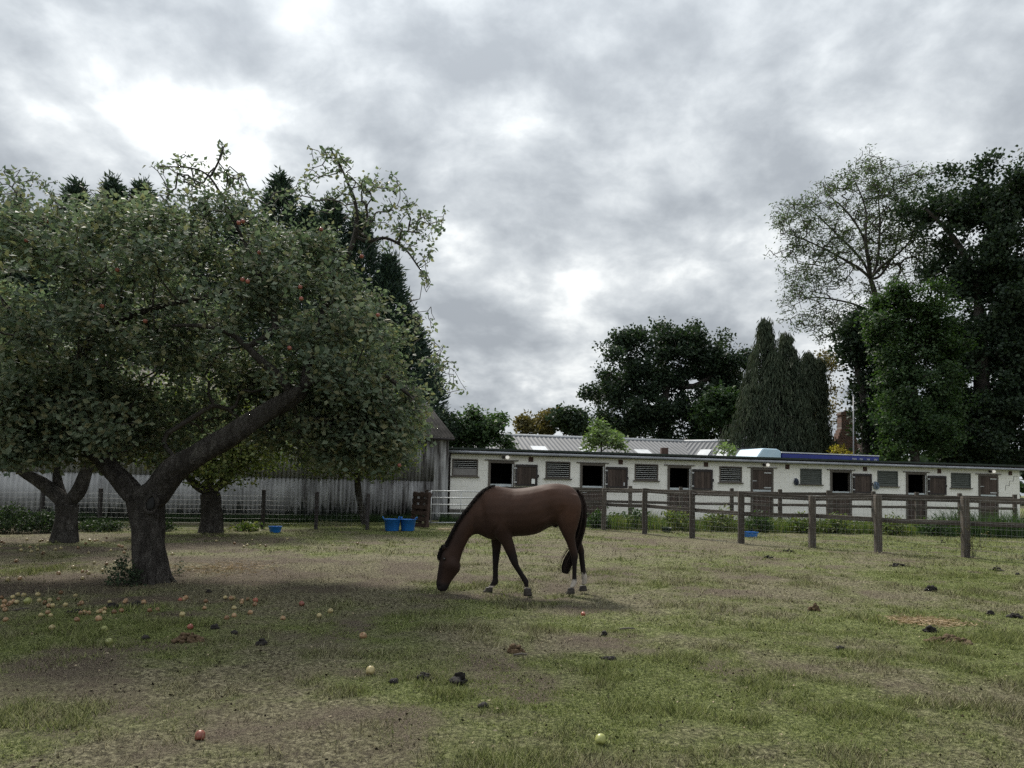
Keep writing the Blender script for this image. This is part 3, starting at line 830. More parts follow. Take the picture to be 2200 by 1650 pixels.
# shell: floor, back, ends, partitions
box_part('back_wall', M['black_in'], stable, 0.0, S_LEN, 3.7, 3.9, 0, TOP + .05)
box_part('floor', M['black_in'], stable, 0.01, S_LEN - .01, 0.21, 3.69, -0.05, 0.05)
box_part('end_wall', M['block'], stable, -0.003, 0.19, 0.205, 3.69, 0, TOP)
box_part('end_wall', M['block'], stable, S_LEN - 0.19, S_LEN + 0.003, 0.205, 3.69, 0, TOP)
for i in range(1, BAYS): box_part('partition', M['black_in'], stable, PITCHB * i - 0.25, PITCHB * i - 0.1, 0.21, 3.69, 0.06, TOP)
# roof, fascia and gutter
b = MB(); b.box(-0.25, S_LEN + 0.18, -0.28, 4.1, TOP + 0.13, TOP + 0.21)
for i in (2, 3, 6, 7): b.v[i] = (b.v[i][0], b.v[i][1], b.v[i][2] - 0.12)
obj('roof', b.mesh('roof'), M['roof_felt'], stable)
box_part('fascia', M['fascia'], stable, -0.24, S_LEN + 0.17, -0.20, -0.17, TOP - 0.05, TOP + 0.125)
box_part('soffit', M['fascia'], stable, -0.2, S_LEN + 0.12, -0.168, 0.2, TOP + 0.002, TOP + 0.03)
g = MB()
for k in range(6):
    a0 = -0.25 + (S_LEN + 0.42) * k / 6; a1 = -0.25 + (S_LEN + 0.42) * (k + 1) / 6 - 0.012
    g = MB().ring_tube([(a0, -0.265, TOP + 0.035 - 0.006 * k), (a1, -0.265, TOP + 0.035 - 0.006 * (k + 1))], 0.058, 10)
    obj('gutter', g.mesh('gutter', True), M['gutter'], stable)
g = MB().ring_tube([(-0.03, -0.05, 0.05), (-0.03, -0.05, 2.5), (-0.03, -0.2, TOP)], 0.035, 8)
obj('downpipe', g.mesh('downpipe', True), M['fascia'], stable)
# windows
for i, (x0, x1, z0, z1) in enumerate(wins):
    green = i >= 4
    f = MB(); t = 0.045
    f.box(x0, x0 + t, -0.03, 0.09, z0, z1); f.box(x1 - t, x1, -0.03, 0.09, z0, z1)
    f.box(x0 + t, x1 - t, -0.03, 0.09, z1 - t, z1); f.box(x0 + t, x1 - t, -0.03, 0.09, z0, z0 + t)
    w = obj('window', f.mesh('window'), M['frame_wood' if not green else 'slat_green'], stable)
    if i != 0: box_part('sill', M['frame_wood'], w, x0 - 0.08, x1 + 0.07, -0.09, -0.003, z0 - 0.045, z0 - 0.002, bevel=0.006)
    else: box_part('sill', M['frame_wood'], w, x0 - 0.06, x1 + 0.07, -0.08, -0.003, z0 - 0.045, z0 - 0.002, bevel=0.006)
    zl = z0 + t
    if i == 0:
        box_part('board', M['board_grey'], w, x0 + t, x1 - t, -0.02, 0.03, z0 + t, z0 + 0.31); zl = z0 + 0.33
    box_part('slat_gap_shade', M['rubber'], w, x0 + t, x1 - t, 0.075, 0.085, z0 + t, z1 - t)  # black sheet painted as the dark between the slats
    ns = 4 if i == 0 else 7
    for k in range(ns):
        zc = zl + (z1 - t - zl) * (k + 0.55) / ns; hw = (z1 - t - zl) / ns
        if green: q = [(x0 + t, -0.015, zc - hw * .53), (x1 - t, -0.015, zc - hw * .53), (x1 - t, 0.02, zc + hw * .5), (x0 + t, 0.02, zc + hw * .5)]
        else: q = [(x0 + t, 0.0, zc - 0.012), (x1 - t, 0.0, zc - 0.012), (x1 - t, 0.05, zc - 0.006), (x0 + t, 0.05, zc - 0.006)]
        dz = random.uniform(-.006, .006); s_ = MB(); s_.v = [(p[0], p[1], p[2] + dz) for p in q] + [(p[0], p[1] + 0.003, p[2] - 0.014 + dz) for p in q]
        s_.f = [(0, 1, 2, 3), (7, 6, 5, 4), (0, 4, 5, 1), (1, 5, 6, 2), (2, 6, 7, 3), (3, 7, 4, 0)]
        obj('slat', s_.mesh('slat'), M['slat_green' if green else 'slat_dark'], w)
# doors
def plank_door(name, x0, x1, z0, z1, y, parent, ledged=True, n=7):
    d = obj(name, MB().box(x0, x1, y, y + 0.018, z0, z1).mesh(name), M['door_wood'], parent)
    pw = (x1 - x0) / n
    for k in range(n):
        box_part('plank', M['door_wood'], d, x0 + k * pw + 0.004, x0 + (k + 1) * pw - 0.004, y - 0.020 + random.uniform(-.002, .002), y - 0.001, z0 + 0.003, z1 - 0.003)
    if ledged:
        for (a, b_, c, e) in ((x0, x1, z1 - 0.10, z1), (x0, x1, z0, z0 + 0.07), (x0, x0 + 0.07, z0 + .072, z1 - .102), (x1 - 0.07, x1, z0 + .072, z1 - .102)):
            box_part('ledge', M['fascia'], d, a, b_, y - 0.042, y - 0.0225, c, e)
    return d
for i, (x0, x1, z0, z1) in enumerate(doors):
    f = MB(); t = 0.085
    f.box(x0 - 0.01, x0 + t, -0.035, 0.12, z0, z1); f.box(x1 - t, x1 + 0.01, -0.035, 0.12, z0, z1); f.box(x0 + t, x1 - t, -0.035, 0.12, z1 - t, z1)
    fr = obj('door_frame', f.mesh('door_frame'), M['frame_wood'], stable)
    box_part('lintel', M['frame_wood'], fr, x0 - 0.17, x1 + 0.17, -0.06, -0.003, z1 + 0.012, z1 + 0.045)
    low = plank_door('lower_door', x0 + t + .01, x1 - t - .01, z0 + 0.03, 1.40, 0.03, stable, False)
    box_part('kick_strip', M['kick'], low, x0 + t + .005, x1 - t - .005, -0.004, 0.045, 1.375, 1.485)
    box_part('bolt', M['galv'], low, x0 + t + 0.02, x0 + t + 0.2, -0.012, -0.005, 1.2, 1.225)
    closed = i in (3, 6)
    if closed:
        up = plank_door('upper_door', x0 + t + .01, x1 - t - .01, 1.49, z1 - t - .01, 0.0, stable, False)
        for zz in (1.55, 2.2): box_part('hinge', M['galv'], up, x1 - t - 0.36, x1 - t - 0.02, -0.035, -0.024, zz, zz + 0.05)
        box_part('bolt', M['galv'], up, x0 + t - 0.02, x0 + t + 0.18, -0.036, -0.024, 1.85, 1.88)
    else:
        up = plank_door('upper_door', x1 + 0.045, x1 + 0.97 + 0.02 * (i % 2), 1.42, z1 - t - .03, -0.075, stable, True)
        for zz in (1.55, 2.12): box_part('hinge', M['galv'], up, x1 - 0.02, x1 + 0.09, -0.135, -0.122, zz, zz + 0.05)
        box_part('bolt', M['fascia'], up, x1 + 0.975, x1 + 1.03, -0.10, -0.06, 1.78, 1.90)
        if i == 0: box_part('notice', M['lamp_white'], up, x1 + 0.72, x1 + 0.86, -0.1235, -0.1185, 1.52, 1.72)
        if i == 1: box_part('latch_plate', M['galv'], up, x1 + 0.80, x1 + 0.86, -0.1235, -0.1185, 1.52, 1.66)
        box_part('strip', M['galv'], fr, x1 - t + 0.005, x1 - 0.035, -0.045, -0.0355, 1.1, 2.3)
# air bricks, lamps, odds and ends on the wall
for i in range(BAYS):
    x = S0 + 1.76 + PITCHB * i
    a = box_part('air_brick', M['airbrick'], stable, x - 0.1, x + 0.1, -0.016, 0.02, 2.42, 2.62)
M['lamp_lens'] = noise_mat('lamp_lens', [(0.3, (0.85, 0.85, 0.82)), (0.7, (0.9, 0.9, 0.88))], 8.0, 0.3, None, 0.0)
_nt = M['lamp_lens'].node_tree.nodes['Principled BSDF']; _nt.inputs['Emission Color'].default_value = (1, 0.96, 0.88, 1); _nt.inputs['Emission Strength'].default_value = 0.12
for i in (0, 3, 6):
    x = S0 + 0.72 + PITCHB * i
    lb = box_part('lamp_base', M['fascia'], stable, x - 0.17, x - 0.02, -0.10, -0.003, 2.52, 2.62, bevel=0.01)
    me_ = bpy.data.meshes.new('lamp_lens'); bm = bmesh.new(); bmesh.ops.create_uvsphere(bm, u_segments=14, v_segments=8, radius=0.085); bm.to_mesh(me_); bm.free()
    me_.polygons.foreach_set('use_smooth', np.ones(len(me_.polygons), dtype=bool))
    obj('lamp_lens', me_, M['lamp_lens'], lb, (x + 0.03, -0.11, 2.575)).scale = (1.0, 0.7, 0.9)
# stepped settlement crack at the far end
cx, cz = S_LEN - 0.12, 2.38
for (dx, dz) in ((-0.22, 0), (0, -0.225), (-0.24, 0), (0, -0.225), (-0.22, 0), (0, -0.225)):
    if dx: box_part('crack', M['fascia'], stable, cx + dx, cx + 0.012, -0.006, 0.0, cz - 0.006, cz + 0.008); cx += dx
    else: box_part('crack', M['fascia'], stable, cx - 0.007, cx + 0.009, -0.006, 0.0, cz + dz, cz - 0.0065); cz += dz
def on_stable(x, y, z): 
    return (SA[0] + st_t[0] * x - st_t[1] * y, SA[1] + st_t[1] * x + st_t[0] * y, z)
# things hung on the wall
def hung(label, s, z, mat, w, h, cat='tack'):
    h_ = thing('hanging_tack', label, cat, on_stable(s, -0.06, z), s_ang)
    b = MB().ring_tube([(0, 0, h), (w * .8, -0.02, h * .75), (w, -0.03, h * .3), (w * .5, -0.02, 0), (-w * .3, 0, h * .12), (-w * .5, 0, h * .6), (0, 0, h)], 0.028, 6)
    obj('strap', b.mesh('strap', True), mat, h_)
    b = MB().ring_tube([(0, 0.0, h * .9), (w * .2, -0.03, h * .5), (w * .4, -0.02, h * .1)], 0.045, 6); obj('band', b.mesh('band', True), mat, h_)
    b = MB().ring_tube([(0, 0.06, h * 1.02), (0, -0.04, h * 1.02)], 0.012, 6); obj('hook', b.mesh('hook', True), M['galv'], h_)
M['tack_dark'] = noise_mat('dark_webbing', [(0.3, (0.02, 0.025, 0.04)), (0.7, (0.05, 0.06, 0.085))], 8, 0.8)
M['tack_blue'] = noise_mat('faded_blue_webbing', [(0.3, (0.05, 0.09, 0.16)), (0.7, (0.22, 0.27, 0.33))], 14, 0.8)
hung('dark slate-blue tack hung on the stable wall beside the closed middle door', 15.35, 1.72, M['tack_dark'], 0.12, 0.30)
hung('faded blue and white tack hung on the stable wall beside an open door', 19.35, 1.62, M['tack_blue'], 0.16, 0.34)

# ------------------------------------------------------------------ grey barn behind the stables, lorry, house, pole
R1 = P(950, 932, 49.2); R2 = P(1470, 948, 52.8); R3 = P(1640, 948.5, 50.4)
RZ = float((R1[2] + R2[2]) / 2)
gb = thing('grey_roofed_barn', 'low barn with slate-grey corrugated roof and pale skylights behind the stables', 'barn', (R2[0], R2[1], 0))
def grey_roof_mat():
    m, nt, bs = new_mat('slate_grey_roof_sheet')
    n = noise_(nt, 0.8, 5.0); col = ramp_(nt, n, [(0.3, (0.055, 0.060, 0.068)), (0.7, (0.085, 0.091, 0.102))])
    nt.links.new(col, bs.inputs['Base Color']); bs.inputs['Roughness'].default_value = 0.75
    return m
M['grey_roof'] = grey_roof_mat()
RUN, DROP = 6.0, 2.1
def wing(a, b_, lights, mitre_a=0.0, mitre_b=0.0):
    a = np.array([a[0], a[1], RZ]); b_ = np.array([b_[0], b_[1], RZ]); t = unit(b_ - a); nrm = np.array([t[1], -t[0], 0]); L = float(np.linalg.norm((b_ - a)[:2]))
    org = np.array([R2[0], R2[1], 0])
    pitch = 0.3; n = int(L / pitch)
    for side in (1, -1):
        # standing ribs every 0.3 m
        V, F = [], []
        for k in range(n + 1):
            for (o_, h_) in ((0.0, 0.0), (0.035, 0.045), (0.075, 0.045), (0.11, 0.0)):
                x = k * L / (n + 1) + o_
                for r in (0, 1):
                    q = a + t * (x + (mitre_a * (1 - x / L) + mitre_b * (x / L)) * r * side) + nrm * side * RUN * r + np.array([0, 0, -DROP * r + h_]) - org
                    V.append(q)
        for k in range(len(V) // 2 - 1): F.append((2 * k, 2 * k + 1, 2 * k + 3, 2 * k + 2))
        obj('roof_slope', mesh_np('roof_slope', V, F), M['grey_roof'], gb)
        wl = MB(); p0 = a + nrm * side * (RUN - .3) - org; p1 = b_ + nrm * side * (RUN - .3) - org
        wl.quad((p0[0], p0[1], 0), (p1[0], p1[1], 0), (p1[0], p1[1], RZ - DROP), (p0[0], p0[1], RZ - DROP)); obj('wall', wl.mesh('wall'), M['plinth'], gb)
    rc = MB().ring_tube([tuple(a - org + np.array([0, 0, .03])), tuple(b_ - org + np.array([0, 0, .03]))], 0.12, 6); obj('ridge_cap', rc.mesh('ridge_cap', True), M['ridge'], gb)
    for (x, w, r0, r1) in lights:
        c = [a + t * xx + nrm * RUN * r + np.array([0, 0, -DROP * r + 0.075]) - org for (xx, r) in ((x, r0), (x, r1), (x + w, r1), (x + w, r0))]
        b2 = MB(); b2.quad(*c); b2.v += [(v[0], v[1], v[2] - 0.05) for v in b2.v]; b2.f += [(7, 6, 5, 4), (0, 4, 5, 1), (1, 5, 6, 2), (2, 6, 7, 3), (3, 7, 4, 0)]
        obj('skylight', b2.mesh('skylight'), M['skylight'], gb)
def ridge_s(px): # distance along wing 1 of a roof point seen at px
    q = P(px, 958, 48.6); t = unit((R2 - R1) * np.array([1, 1, 0])); return float((q - R1) @ t)
wing(R1, R2, [(ridge_s(1134), 1.0, 0.40, 0.78), (ridge_s(1243), 1.0, 0.40, 0.78), (ridge_s(1372), 1.0, 0.40, 0.80)])
wing(R2, R3, [(1.6, 0.75, 0.34, 0.78), (2.9, 0.75, 0.34, 0.78)])
v0 = np.array([R2[0], R2[1], 0])
q = P(1427, 975, 47.2); b = MB().box(-0.22, 0.22, -0.22, 0.22, -1.6, 0.38); o = obj('flue', b.mesh('flue', bevel=0.02), M['airbrick'], gb, tuple(q - v0))

# horse lorry parked behind the stables
LA = P(1622, 985, 41.0); LB = P(1889, 990, 43.2)
l_t = unit((LB - LA) * np.array([1, 1, 0])); l_L = float(np.linalg.norm((LB - LA)[:2])); l_ang = math.atan2(l_t[1], l_t[0])
lz = float(P(1700, 971.5, 41.6)[2])
lorry = thing('horse_lorry', 'navy horse lorry with pale blue overcab roof behind the stables', 'lorry', (LA[0], LA[1], 0), l_ang)
box_part('body', M['lorry_blue'], lorry, 1.75, l_L, 0, 2.4, 0.75, lz - 0.07, bevel=0.03)
box_part('roof_rail', M['lorry_roof'], lorry, 1.70, l_L + 0.02, -0.03, 2.43, lz - 0.065, lz, bevel=0.012)
b = MB(); b.v = [(0.0, 0.05, lz - .55), (1.72, 0.05, lz - .55), (1.72, 0.05, lz + .03), (1.45, 0.05, lz + .16), (0.55, 0.05, lz + .17)]
b.v += [(v[0], 2.35, v[2]) for v in b.v]
b.f = [(0, 1, 2, 3, 4), (9, 8, 7, 6, 5)] + [((i + 1) % 5, i, 5 + i, 5 + (i + 1) % 5) for i in range(5)]
obj('overcab', b.mesh('overcab', bevel=0.05), M['lorry_light'], lorry)
box_part('cab', M['lorry_light'], lorry, -0.1, 1.72, 0.1, 2.3, 0.6, lz - .56, bevel=0.08)
box_part('windscreen', M['rubber'], lorry, -0.12, -0.08, 0.25, 2.15, 1.5, lz - .75)
for k in range(4):
    for j in range(3 if k else 4):
        x = l_L - 1.85 + k * 0.50 + j * 0.075
        box_part('vent_slot', M['lorry_roof'], lorry, x, x + 0.028, -0.012, 0.01, lz - 0.42, lz - 0.20)
for x in (0.75, l_L - 1.7):
    for y in (0.02, 2.12):
        w = MB().ring_tube([(x, y, 0.46), (x, y + 0.26, 0.46)], 0.46, 20); wo = obj('wheel', w.mesh('wheel'), M['rubber'], lorry)
        w = MB().ring_tube([(x, y - 0.01, 0.46), (x, y + 0.27, 0.46)], 0.24, 16); obj('rim', w.mesh('rim'), M['galv'], wo)

# brick house whose chimney stands above the shrubs
HB = P(1815, 970, 60.0)
M['brick'] = None
def brick_mat():
    m, nt, bs = new_mat('old_red_brick')
    tc = nt.nodes.new('ShaderNodeTexCoord'); mp = nt.nodes.new('ShaderNodeMapping'); mp.inputs['Rotation'].default_value = (math.pi / 2, 0, 0)
    nt.links.new(tc.outputs['Object'], mp.inputs[0])
    br = N_(nt, 'ShaderNodeTexBrick', Scale=2.0); br.inputs['Color1'].default_value = (0.15, 0.068, 0.045, 1); br.inputs['Color2'].default_value = (0.085, 0.05, 0.04, 1); br.inputs['Mortar'].default_value = (0.2, 0.18, 0.16, 1)
    nt.links.new(mp.outputs[0], br.inputs['Vector']); nt.links.new(br.outputs[0], bs.inputs['Base Color']); bs.inputs['Roughness'].default_value = 0.9
    return m
M['brick'] = brick_mat()
M['tiles'] = noise_mat('brown_roof_tiles', [(0.3, (0.06, 0.04, 0.034)), (0.7, (0.12, 0.08, 0.066))], 6.0, 0.9, (1, 1, 5), 0.4)
house = thing('brick_house', 'brick house with stepped chimney half hidden behind the trees', 'house', (HB[0], HB[1], 0))
box_part('wall', M['brick'], house, -4.5, 3.0, 0.5, 6.5, 0, 3.0)
b = MB(); b.v = [(-4.8, 0.2, 2.9), (3.3, 0.2, 2.9), (3.3, 6.8, 2.9), (-4.8, 6.8, 2.9), (-4.8, 3.5, 5.6), (3.3, 3.5, 5.6)]; b.f = [(0, 1, 5, 4), (2, 3, 4, 5), (1, 2, 5), (3, 0, 4), (3, 2, 1, 0)]
roof_h = obj('roof', b.mesh('roof'), M['tiles'], house)
ch = MB(); zt = float(P(1815, 886, 60)[2]); zb = 0.0
ch.box(-0.95, 0.70, -0.7, 0.45, 0.0, zt - 2.2)
for k in range(4): ch.box(-0.80 + 0.1 * k, 0.66, -0.6 + .02 * k, 0.40 - .02 * k, zt - 2.19 + k * 0.25, zt - 1.95 + k * 0.25)
ch.box(-0.48, 0.60, -0.5, 0.3, zt - 1.19, zt - 0.26); ch.box(-0.56, 0.66, -0.56, 0.36, zt - 0.255, zt - 0.13); ch.box(-0.50, 0.61, -0.5, 0.3, zt - 0.125, zt)
cho = obj('chimney', ch.mesh('chimney'), M['brick'], roof_h)
b = MB().ring_tube([(0, -0.1, zt), (0, -0.1, zt + 0.22)], [0.16, 0.13], 10); obj('chimney_pot', b.mesh('chimney_pot', True), M['gutter'], roof_h)
q = P(1834, 975, 48.0); pz = float(P(1833, 850, 48.0)[2])
pole = thing('metal_pole', 'thin grey pole standing in front of the brick chimney', 'pole', (q[0], q[1], 0))
b = MB().ring_tube([(0, 0, -0.3), (0, 0, pz * .5), (0, 0, pz)], [0.05, 0.045, 0.035], 8); obj('shaft', b.mesh('shaft', True), M['gutter'], pole)
b = MB().ring_tube([(0, 0, pz - 0.02), (0, 0, pz + 0.06)], [0.05, 0.03], 8); obj('cap', b.mesh('cap', True), M['gutter'], pole)

# ------------------------------------------------------------------ fences, gate, pallet, tubs
def z_at(px, py, Y): return float(P(px, py, Y)[2])
def wire_panel(parent, a, b_, za0, za1, zb0, zb1, org, step=0.1, rows=11, r=0.0019, off=0.0):
    a = np.array(a, float); b_ = np.array(b_, float); L = float(np.linalg.norm(b_ - a)); n = max(2, int(L / step))
    p0, p1 = [], []
    for k in range(n + 1):
        t = k / n; q = a + (b_ - a) * t; lo = za0 + (zb0 - za0) * t; hi = za1 + (zb1 - za1) * t
        p0.append((q[0], q[1], lo)); p1.append((q[0] + random.uniform(-.006, .006), q[1], hi))
    for k in range(rows):
        u = k / (rows - 1); w = 5
        for j in range(w):
            t0, t1 = j / w, (j + 1) / w
            def pt(t): 
                q = a + (b_ - a) * t; lo = za0 + (zb0 - za0) * t; hi = za1 + (zb1 - za1) * t
                return (q[0], q[1], lo + (hi - lo) * u - 0.02 * math.sin(math.pi * t) * (0.3 + 0.7 * u))
            p0.append(pt(t0)); p1.append(pt(t1))
    p0 = np.array(p0) - org; p1 = np.array(p1) - org
    V, F = tubes(p0, p1, np.full(len(p0), r), np.full(len(p0), r), 3)
    return obj('wire_mesh', mesh_np('wire_mesh', V, F), M['wire'], parent)

post_px = [(1297, 1138, 1049), (1385, 1147, 1049), (1487, 1156, 1054), (1592, 1169, 1056), (1745, 1177, 1065), (1887, 1187, 1063), (2075, 1197, 1067)]
mid_px = [1084, 1087, 1096, 1104, 1108, 1117, 1125]
posts = []
for (x, yb_, yt), ym in zip(post_px, mid_px):
    g = G(x, yb_); posts.append((g[0], g[1], z_at(x, yt, g[1]), z_at(x, ym, g[1])))
posts = [(-0.15, 27.6, 1.40, .86), (1.6, 26.7, 1.40, .84)] + posts
dx = posts[-1][0] - posts[-3][0]; dy = posts[-1][1] - posts[-3][1]
for k in (1, 2): posts.append((posts[-1][0] + dx / 2, posts[-1][1] + dy / 2, posts[-1][2], posts[-1][3]))
fo = np.array([posts[2][0], posts[2][1], 0.0])
fence = thing('post_and_rail_fence', 'weathered post-and-rail fence with wire mesh running to the right edge', 'fence', tuple(fo))
for i, (x, y, zt_, zm) in enumerate(posts):
    lx = random.uniform(-.012, .012)
    beam('post', M['wood'], fence, (x, y, -0.3), (x + lx, y + random.uniform(-.01, .01), zt_), 0.15, 0.15, 0, 0.006, fo)
for i in range(len(posts) - 1):
    a, b_ = posts[i], posts[i + 1]
    n_ = unit(np.array([b_[1] - a[1], -(b_[0] - a[0]), 0.0])); bk = -n_ * 0.105; fr_ = n_ * 0.082
    if n_[1] > 0: bk, fr_ = -bk, -fr_
    for key, hh in ((2, 0.13), (3, 0.11)):
        za = a[key] - (0.075 if key == 2 else 0); zb = b_[key] - (0.075 if key == 2 else 0)
        t = unit(np.array([b_[0] - a[0], b_[1] - a[1], 0])) * 0.07
        beam('rail', M['wood'], fence, (a[0] + bk[0] - t[0] + 0.002 * (i % 2), a[1] + bk[1] - t[1] + .012 * (i % 2), za), (b_[0] + bk[0] + t[0], b_[1] + bk[1] + t[1] + .012 * (i % 2), zb), 0.045, hh, random.uniform(-.015, .005), 0.004, fo)
    wire_panel(fence, (a[0] + fr_[0], a[1] + fr_[1]), (b_[0] + fr_[0], b_[1] + fr_[1]), 0.03, a[2] - 0.07, 0.03, b_[2] - 0.07, fo)

# second fence in front of the stables
bposts = [(x, d) for x, d in ((1180, 27.6), (1354, 27.9), (1463, 28.2), (1572, 28.4), (1676, 28.7), (1780, 28.9), (1877, 29.2), (1970, 29.5), (2062, 29.8), (2180, 30.2))]
bp = [P(x, 1060, d) for x, d in bposts]
f2o = np.array([bp[1][0], bp[1][1], 0.0])
fence2 = thing('paddock_rail_fence', 'dark wooden rail fence in the weeds just in front of the stables', 'fence', tuple(f2o))
for i, p in enumerate(bp):
    beam('post', M['wood'], fence2, (p[0], p[1], -0.2), (p[0] + random.uniform(-.01, .01), p[1], 1.52), 0.13, 0.13, 0, 0.006, f2o)
    if i < len(bp) - 1:
        q = bp[i + 1]
        for z, hh in ((1.36, 0.12), (0.92, 0.10)):
            beam('rail', M['wood'], fence2, (p[0] - .05, p[1] + 0.095 + .012 * (i % 2), z + random.uniform(-.02, .02)), (q[0] + .05, q[1] + 0.095 + .012 * (i % 2), z + random.uniform(-.02, .02)), 0.045, hh, 0, 0.004, f2o)

# wire fence along the barn
wp = []
for x in (-170, -40, 90, 215, 335, 450, 565, 680, 790):
    d = 20.2 + (x + 170) / 960 * 2.9; wp.append((P(x, 1100, d)[0], d))
wo_ = np.array([wp[4][0], wp[4][1], 0.0])
wfence = thing('wire_fence', 'low wire mesh fence on dark stakes along the corrugated barn', 'fence', tuple(wo_))
for i, (x, y) in enumerate(wp):
    beam('post', M['fascia'], wfence, (x, y, -0.2), (x + random.uniform(-.015, .015), y, 1.12 + random.uniform(-.03, .05)), 0.095, 0.095, 0, 0.004, wo_)
    if i < len(wp) - 1: wire_panel(wfence, (x, y - 0.06), (wp[i + 1][0], wp[i + 1][1] - 0.06), 0.03, 0.98, 0.03, 0.98, wo_, 0.15, 8, 0.0019)

# upright pallet at the end of the wire fence
pc = G(901, 1133)
pal = thing('wooden_pallet', 'reddish brown wooden pallet standing upright beside the metal gate', 'pallet', (pc[0], pc[1], 0.0), R_(-38))
pal.rotation_euler = (R_(-5), 0, R_(-38))
for k in range(6):
    z = 0.06 + k * 0.2; beam('board', M['pallet'], pal, (-0.36, -0.075, z), (0.36, -0.075, z + random.uniform(-.01, .01)), 0.022, 0.13, 0, 0.003)
for x in (-0.32, 0.0, 0.32): beam('bearer', M['pallet'], pal, (x, 0, 0.0), (x, 0, 1.16), 0.09, 0.12, 0, 0.003)
for z in (0.06, 0.56, 1.06): beam('back_board', M['pallet'], pal, (-0.36, 0.075, z), (0.36, 0.075, z), 0.022, 0.12, 0, 0.003)
pal.location.z = 0.015

# galvanised field gate
ga = G(925, 1127); gb_ = np.array([posts[0][0] - 0.12, posts[0][1], 0])
gt = unit(gb_ - ga); gL = float(np.linalg.norm(gb_ - ga))
gate = thing('metal_field_gate', 'galvanised tubular field gate between the pallet and the stables', 'gate', (ga[0], ga[1], 0), math.atan2(gt[1], gt[0]))
gz = [z_at(925, y, ga[1]) for y in (1054.5, 1069, 1084, 1103, 1123)]
for z in gz: obj('bar', MB().ring_tube([(0.02, 0, z), (gL - .02, 0, z)], 0.021, 8).mesh('bar', True), M['galv'], gate)
for x, r in ((0.0, 0.024), (gL, 0.024)): obj('stile', MB().ring_tube([(x, 0, gz[-1] - 0.03), (x, 0, gz[0] + 0.03)], r, 8).mesh('stile', True), M['galv'], gate)
for x in (gL * 0.40, gL * 0.72): obj('upright', MB().ring_tube([(x, -0.004, gz[-1]), (x, -0.004, gz[0])], 0.015, 8).mesh('upright', True), M['galv'], gate)
gp = thing('gate_post', 'square timber post the galvanised gate hangs on, beside the pallet', 'post', (ga[0] - 0.16, ga[1] + 0.05, 0))
beam('shaft', M['wood_dark'], gp, (0, 0, -0.3), (0, 0, 1.2), 0.14, 0.14)
beam('cap', M['wood_dark'], gp, (0, 0, 1.2), (0, 0, 1.22), 0.12, 0.12)
# hanging the gate: two hinge pins
for z in (gz[0] - .04, gz[-1] + .05): obj('hinge', MB().ring_tube([(-0.1, 0.02, z), (0.0, 0, z)], 0.014, 6).mesh('hinge'), M['galv'], gate)

def lathe(prof, n=24, oval=1.0):
    b = MB()
    for (r, z) in prof:
        for k in range(n):
            a = 2 * math.pi * k / n; b.v.append((r * math.cos(a), r * oval * math.sin(a), z))
    for i in range(len(prof) - 1):
        for k in range(n):
            a = i * n + k; c = i * n + (k + 1) % n; b.f.append((a, c, c + n, a + n))
    return b
def tub(label, px, py, r, h, mat, handles=True, name='trug', cat='bucket', rot=0.0, tilt=(0, 0), group=None):
    g = G(px, py); t = thing(name, label, cat, (g[0], g[1], hgt(g[0], g[1]) + 0.004), rot, group); t.rotation_euler = (tilt[0], tilt[1], rot)
    pr = [(0.001, 0.0), (r * .78, 0.0), (r * .80, 0.01), (r * .97, h - .02), (r * 1.02, h - .015), (r * 1.03, h), (r * .98, h), (r * .94, h - .03), (r * .77, 0.02), (0.001, 0.02)]
    obj('tub', lathe(pr, 28).mesh('tub', True), mat, t)
    if handles:
        for s_ in (-1, 1):
            pts = [(s_ * r * .99, -0.09, h - .02), (s_ * r * 1.08, -0.085, h + .03), (s_ * r * 1.14, -0.04, h + .065), (s_ * r * 1.14, 0.04, h + .065), (s_ * r * 1.08, 0.085, h + .03), (s_ * r * .99, 0.09, h - .02)]
            obj('handle', MB().ring_tube(pts, 0.014, 6).mesh('handle', True), mat, t)
    return t
tub('left one of the two large blue tubs side by side by the pallet', 842, 1140, 0.255, 0.36, M['blue_plastic'], rot=0.3)
tub('right one of the two large blue tubs, nearest the pallet', 876, 1140, 0.25, 0.35, M['blue_plastic'], rot=-0.25)
tub('small round blue feed bowl on the soil before the barn', 591, 1145, 0.18, 0.17, M['blue_plastic'], False, 'feed_bowl', 'bowl')
tub('low dark green feed tub in the grass behind the rail fence', 1432, 1144, 0.18, 0.15, M['green_plastic'], False, 'feed_tub', 'tub')
g = G(1612, 1155); t = thing('feed_trough', 'small rectangular blue feed trough in the grass behind the rail fence', 'trough', (g[0], g[1], hgt(g[0], g[1]) + .003), 0.25)
b = MB(); w, d_, h = 0.19, 0.13, 0.17
b.v = [(-w * .85, -d_ * .85, 0), (w * .85, -d_ * .85, 0), (w * .85, d_ * .85, 0), (-w * .85, d_ * .85, 0), (-w, -d_, h), (w, -d_, h), (w, d_, h), (-w, d_, h),
       (-w * .9, -d_ * .86, h), (w * .9, -d_ * .86, h), (w * .9, d_ * .86, h), (-w * .9, d_ * .86, h), (-w * .78, -d_ * .75, 0.02), (w * .78, -d_ * .75, 0.02), (w * .78, d_ * .75, 0.02), (-w * .78, d_ * .75, 0.02)]
b.f = [(3, 2, 1, 0), (12, 13, 14, 15)] + [(i, (i + 1) % 4, 4 + (i + 1) % 4, 4 + i) for i in range(4)] + [(4 + i, 4 + (i + 1) % 4, 8 + (i + 1) % 4, 8 + i) for i in range(4)] + [(8 + i, 8 + (i + 1) % 4, 12 + (i + 1) % 4, 12 + i) for i in range(4)]
obj('basin', b.mesh('basin'), M['blue_plastic'], t)
b = MB()
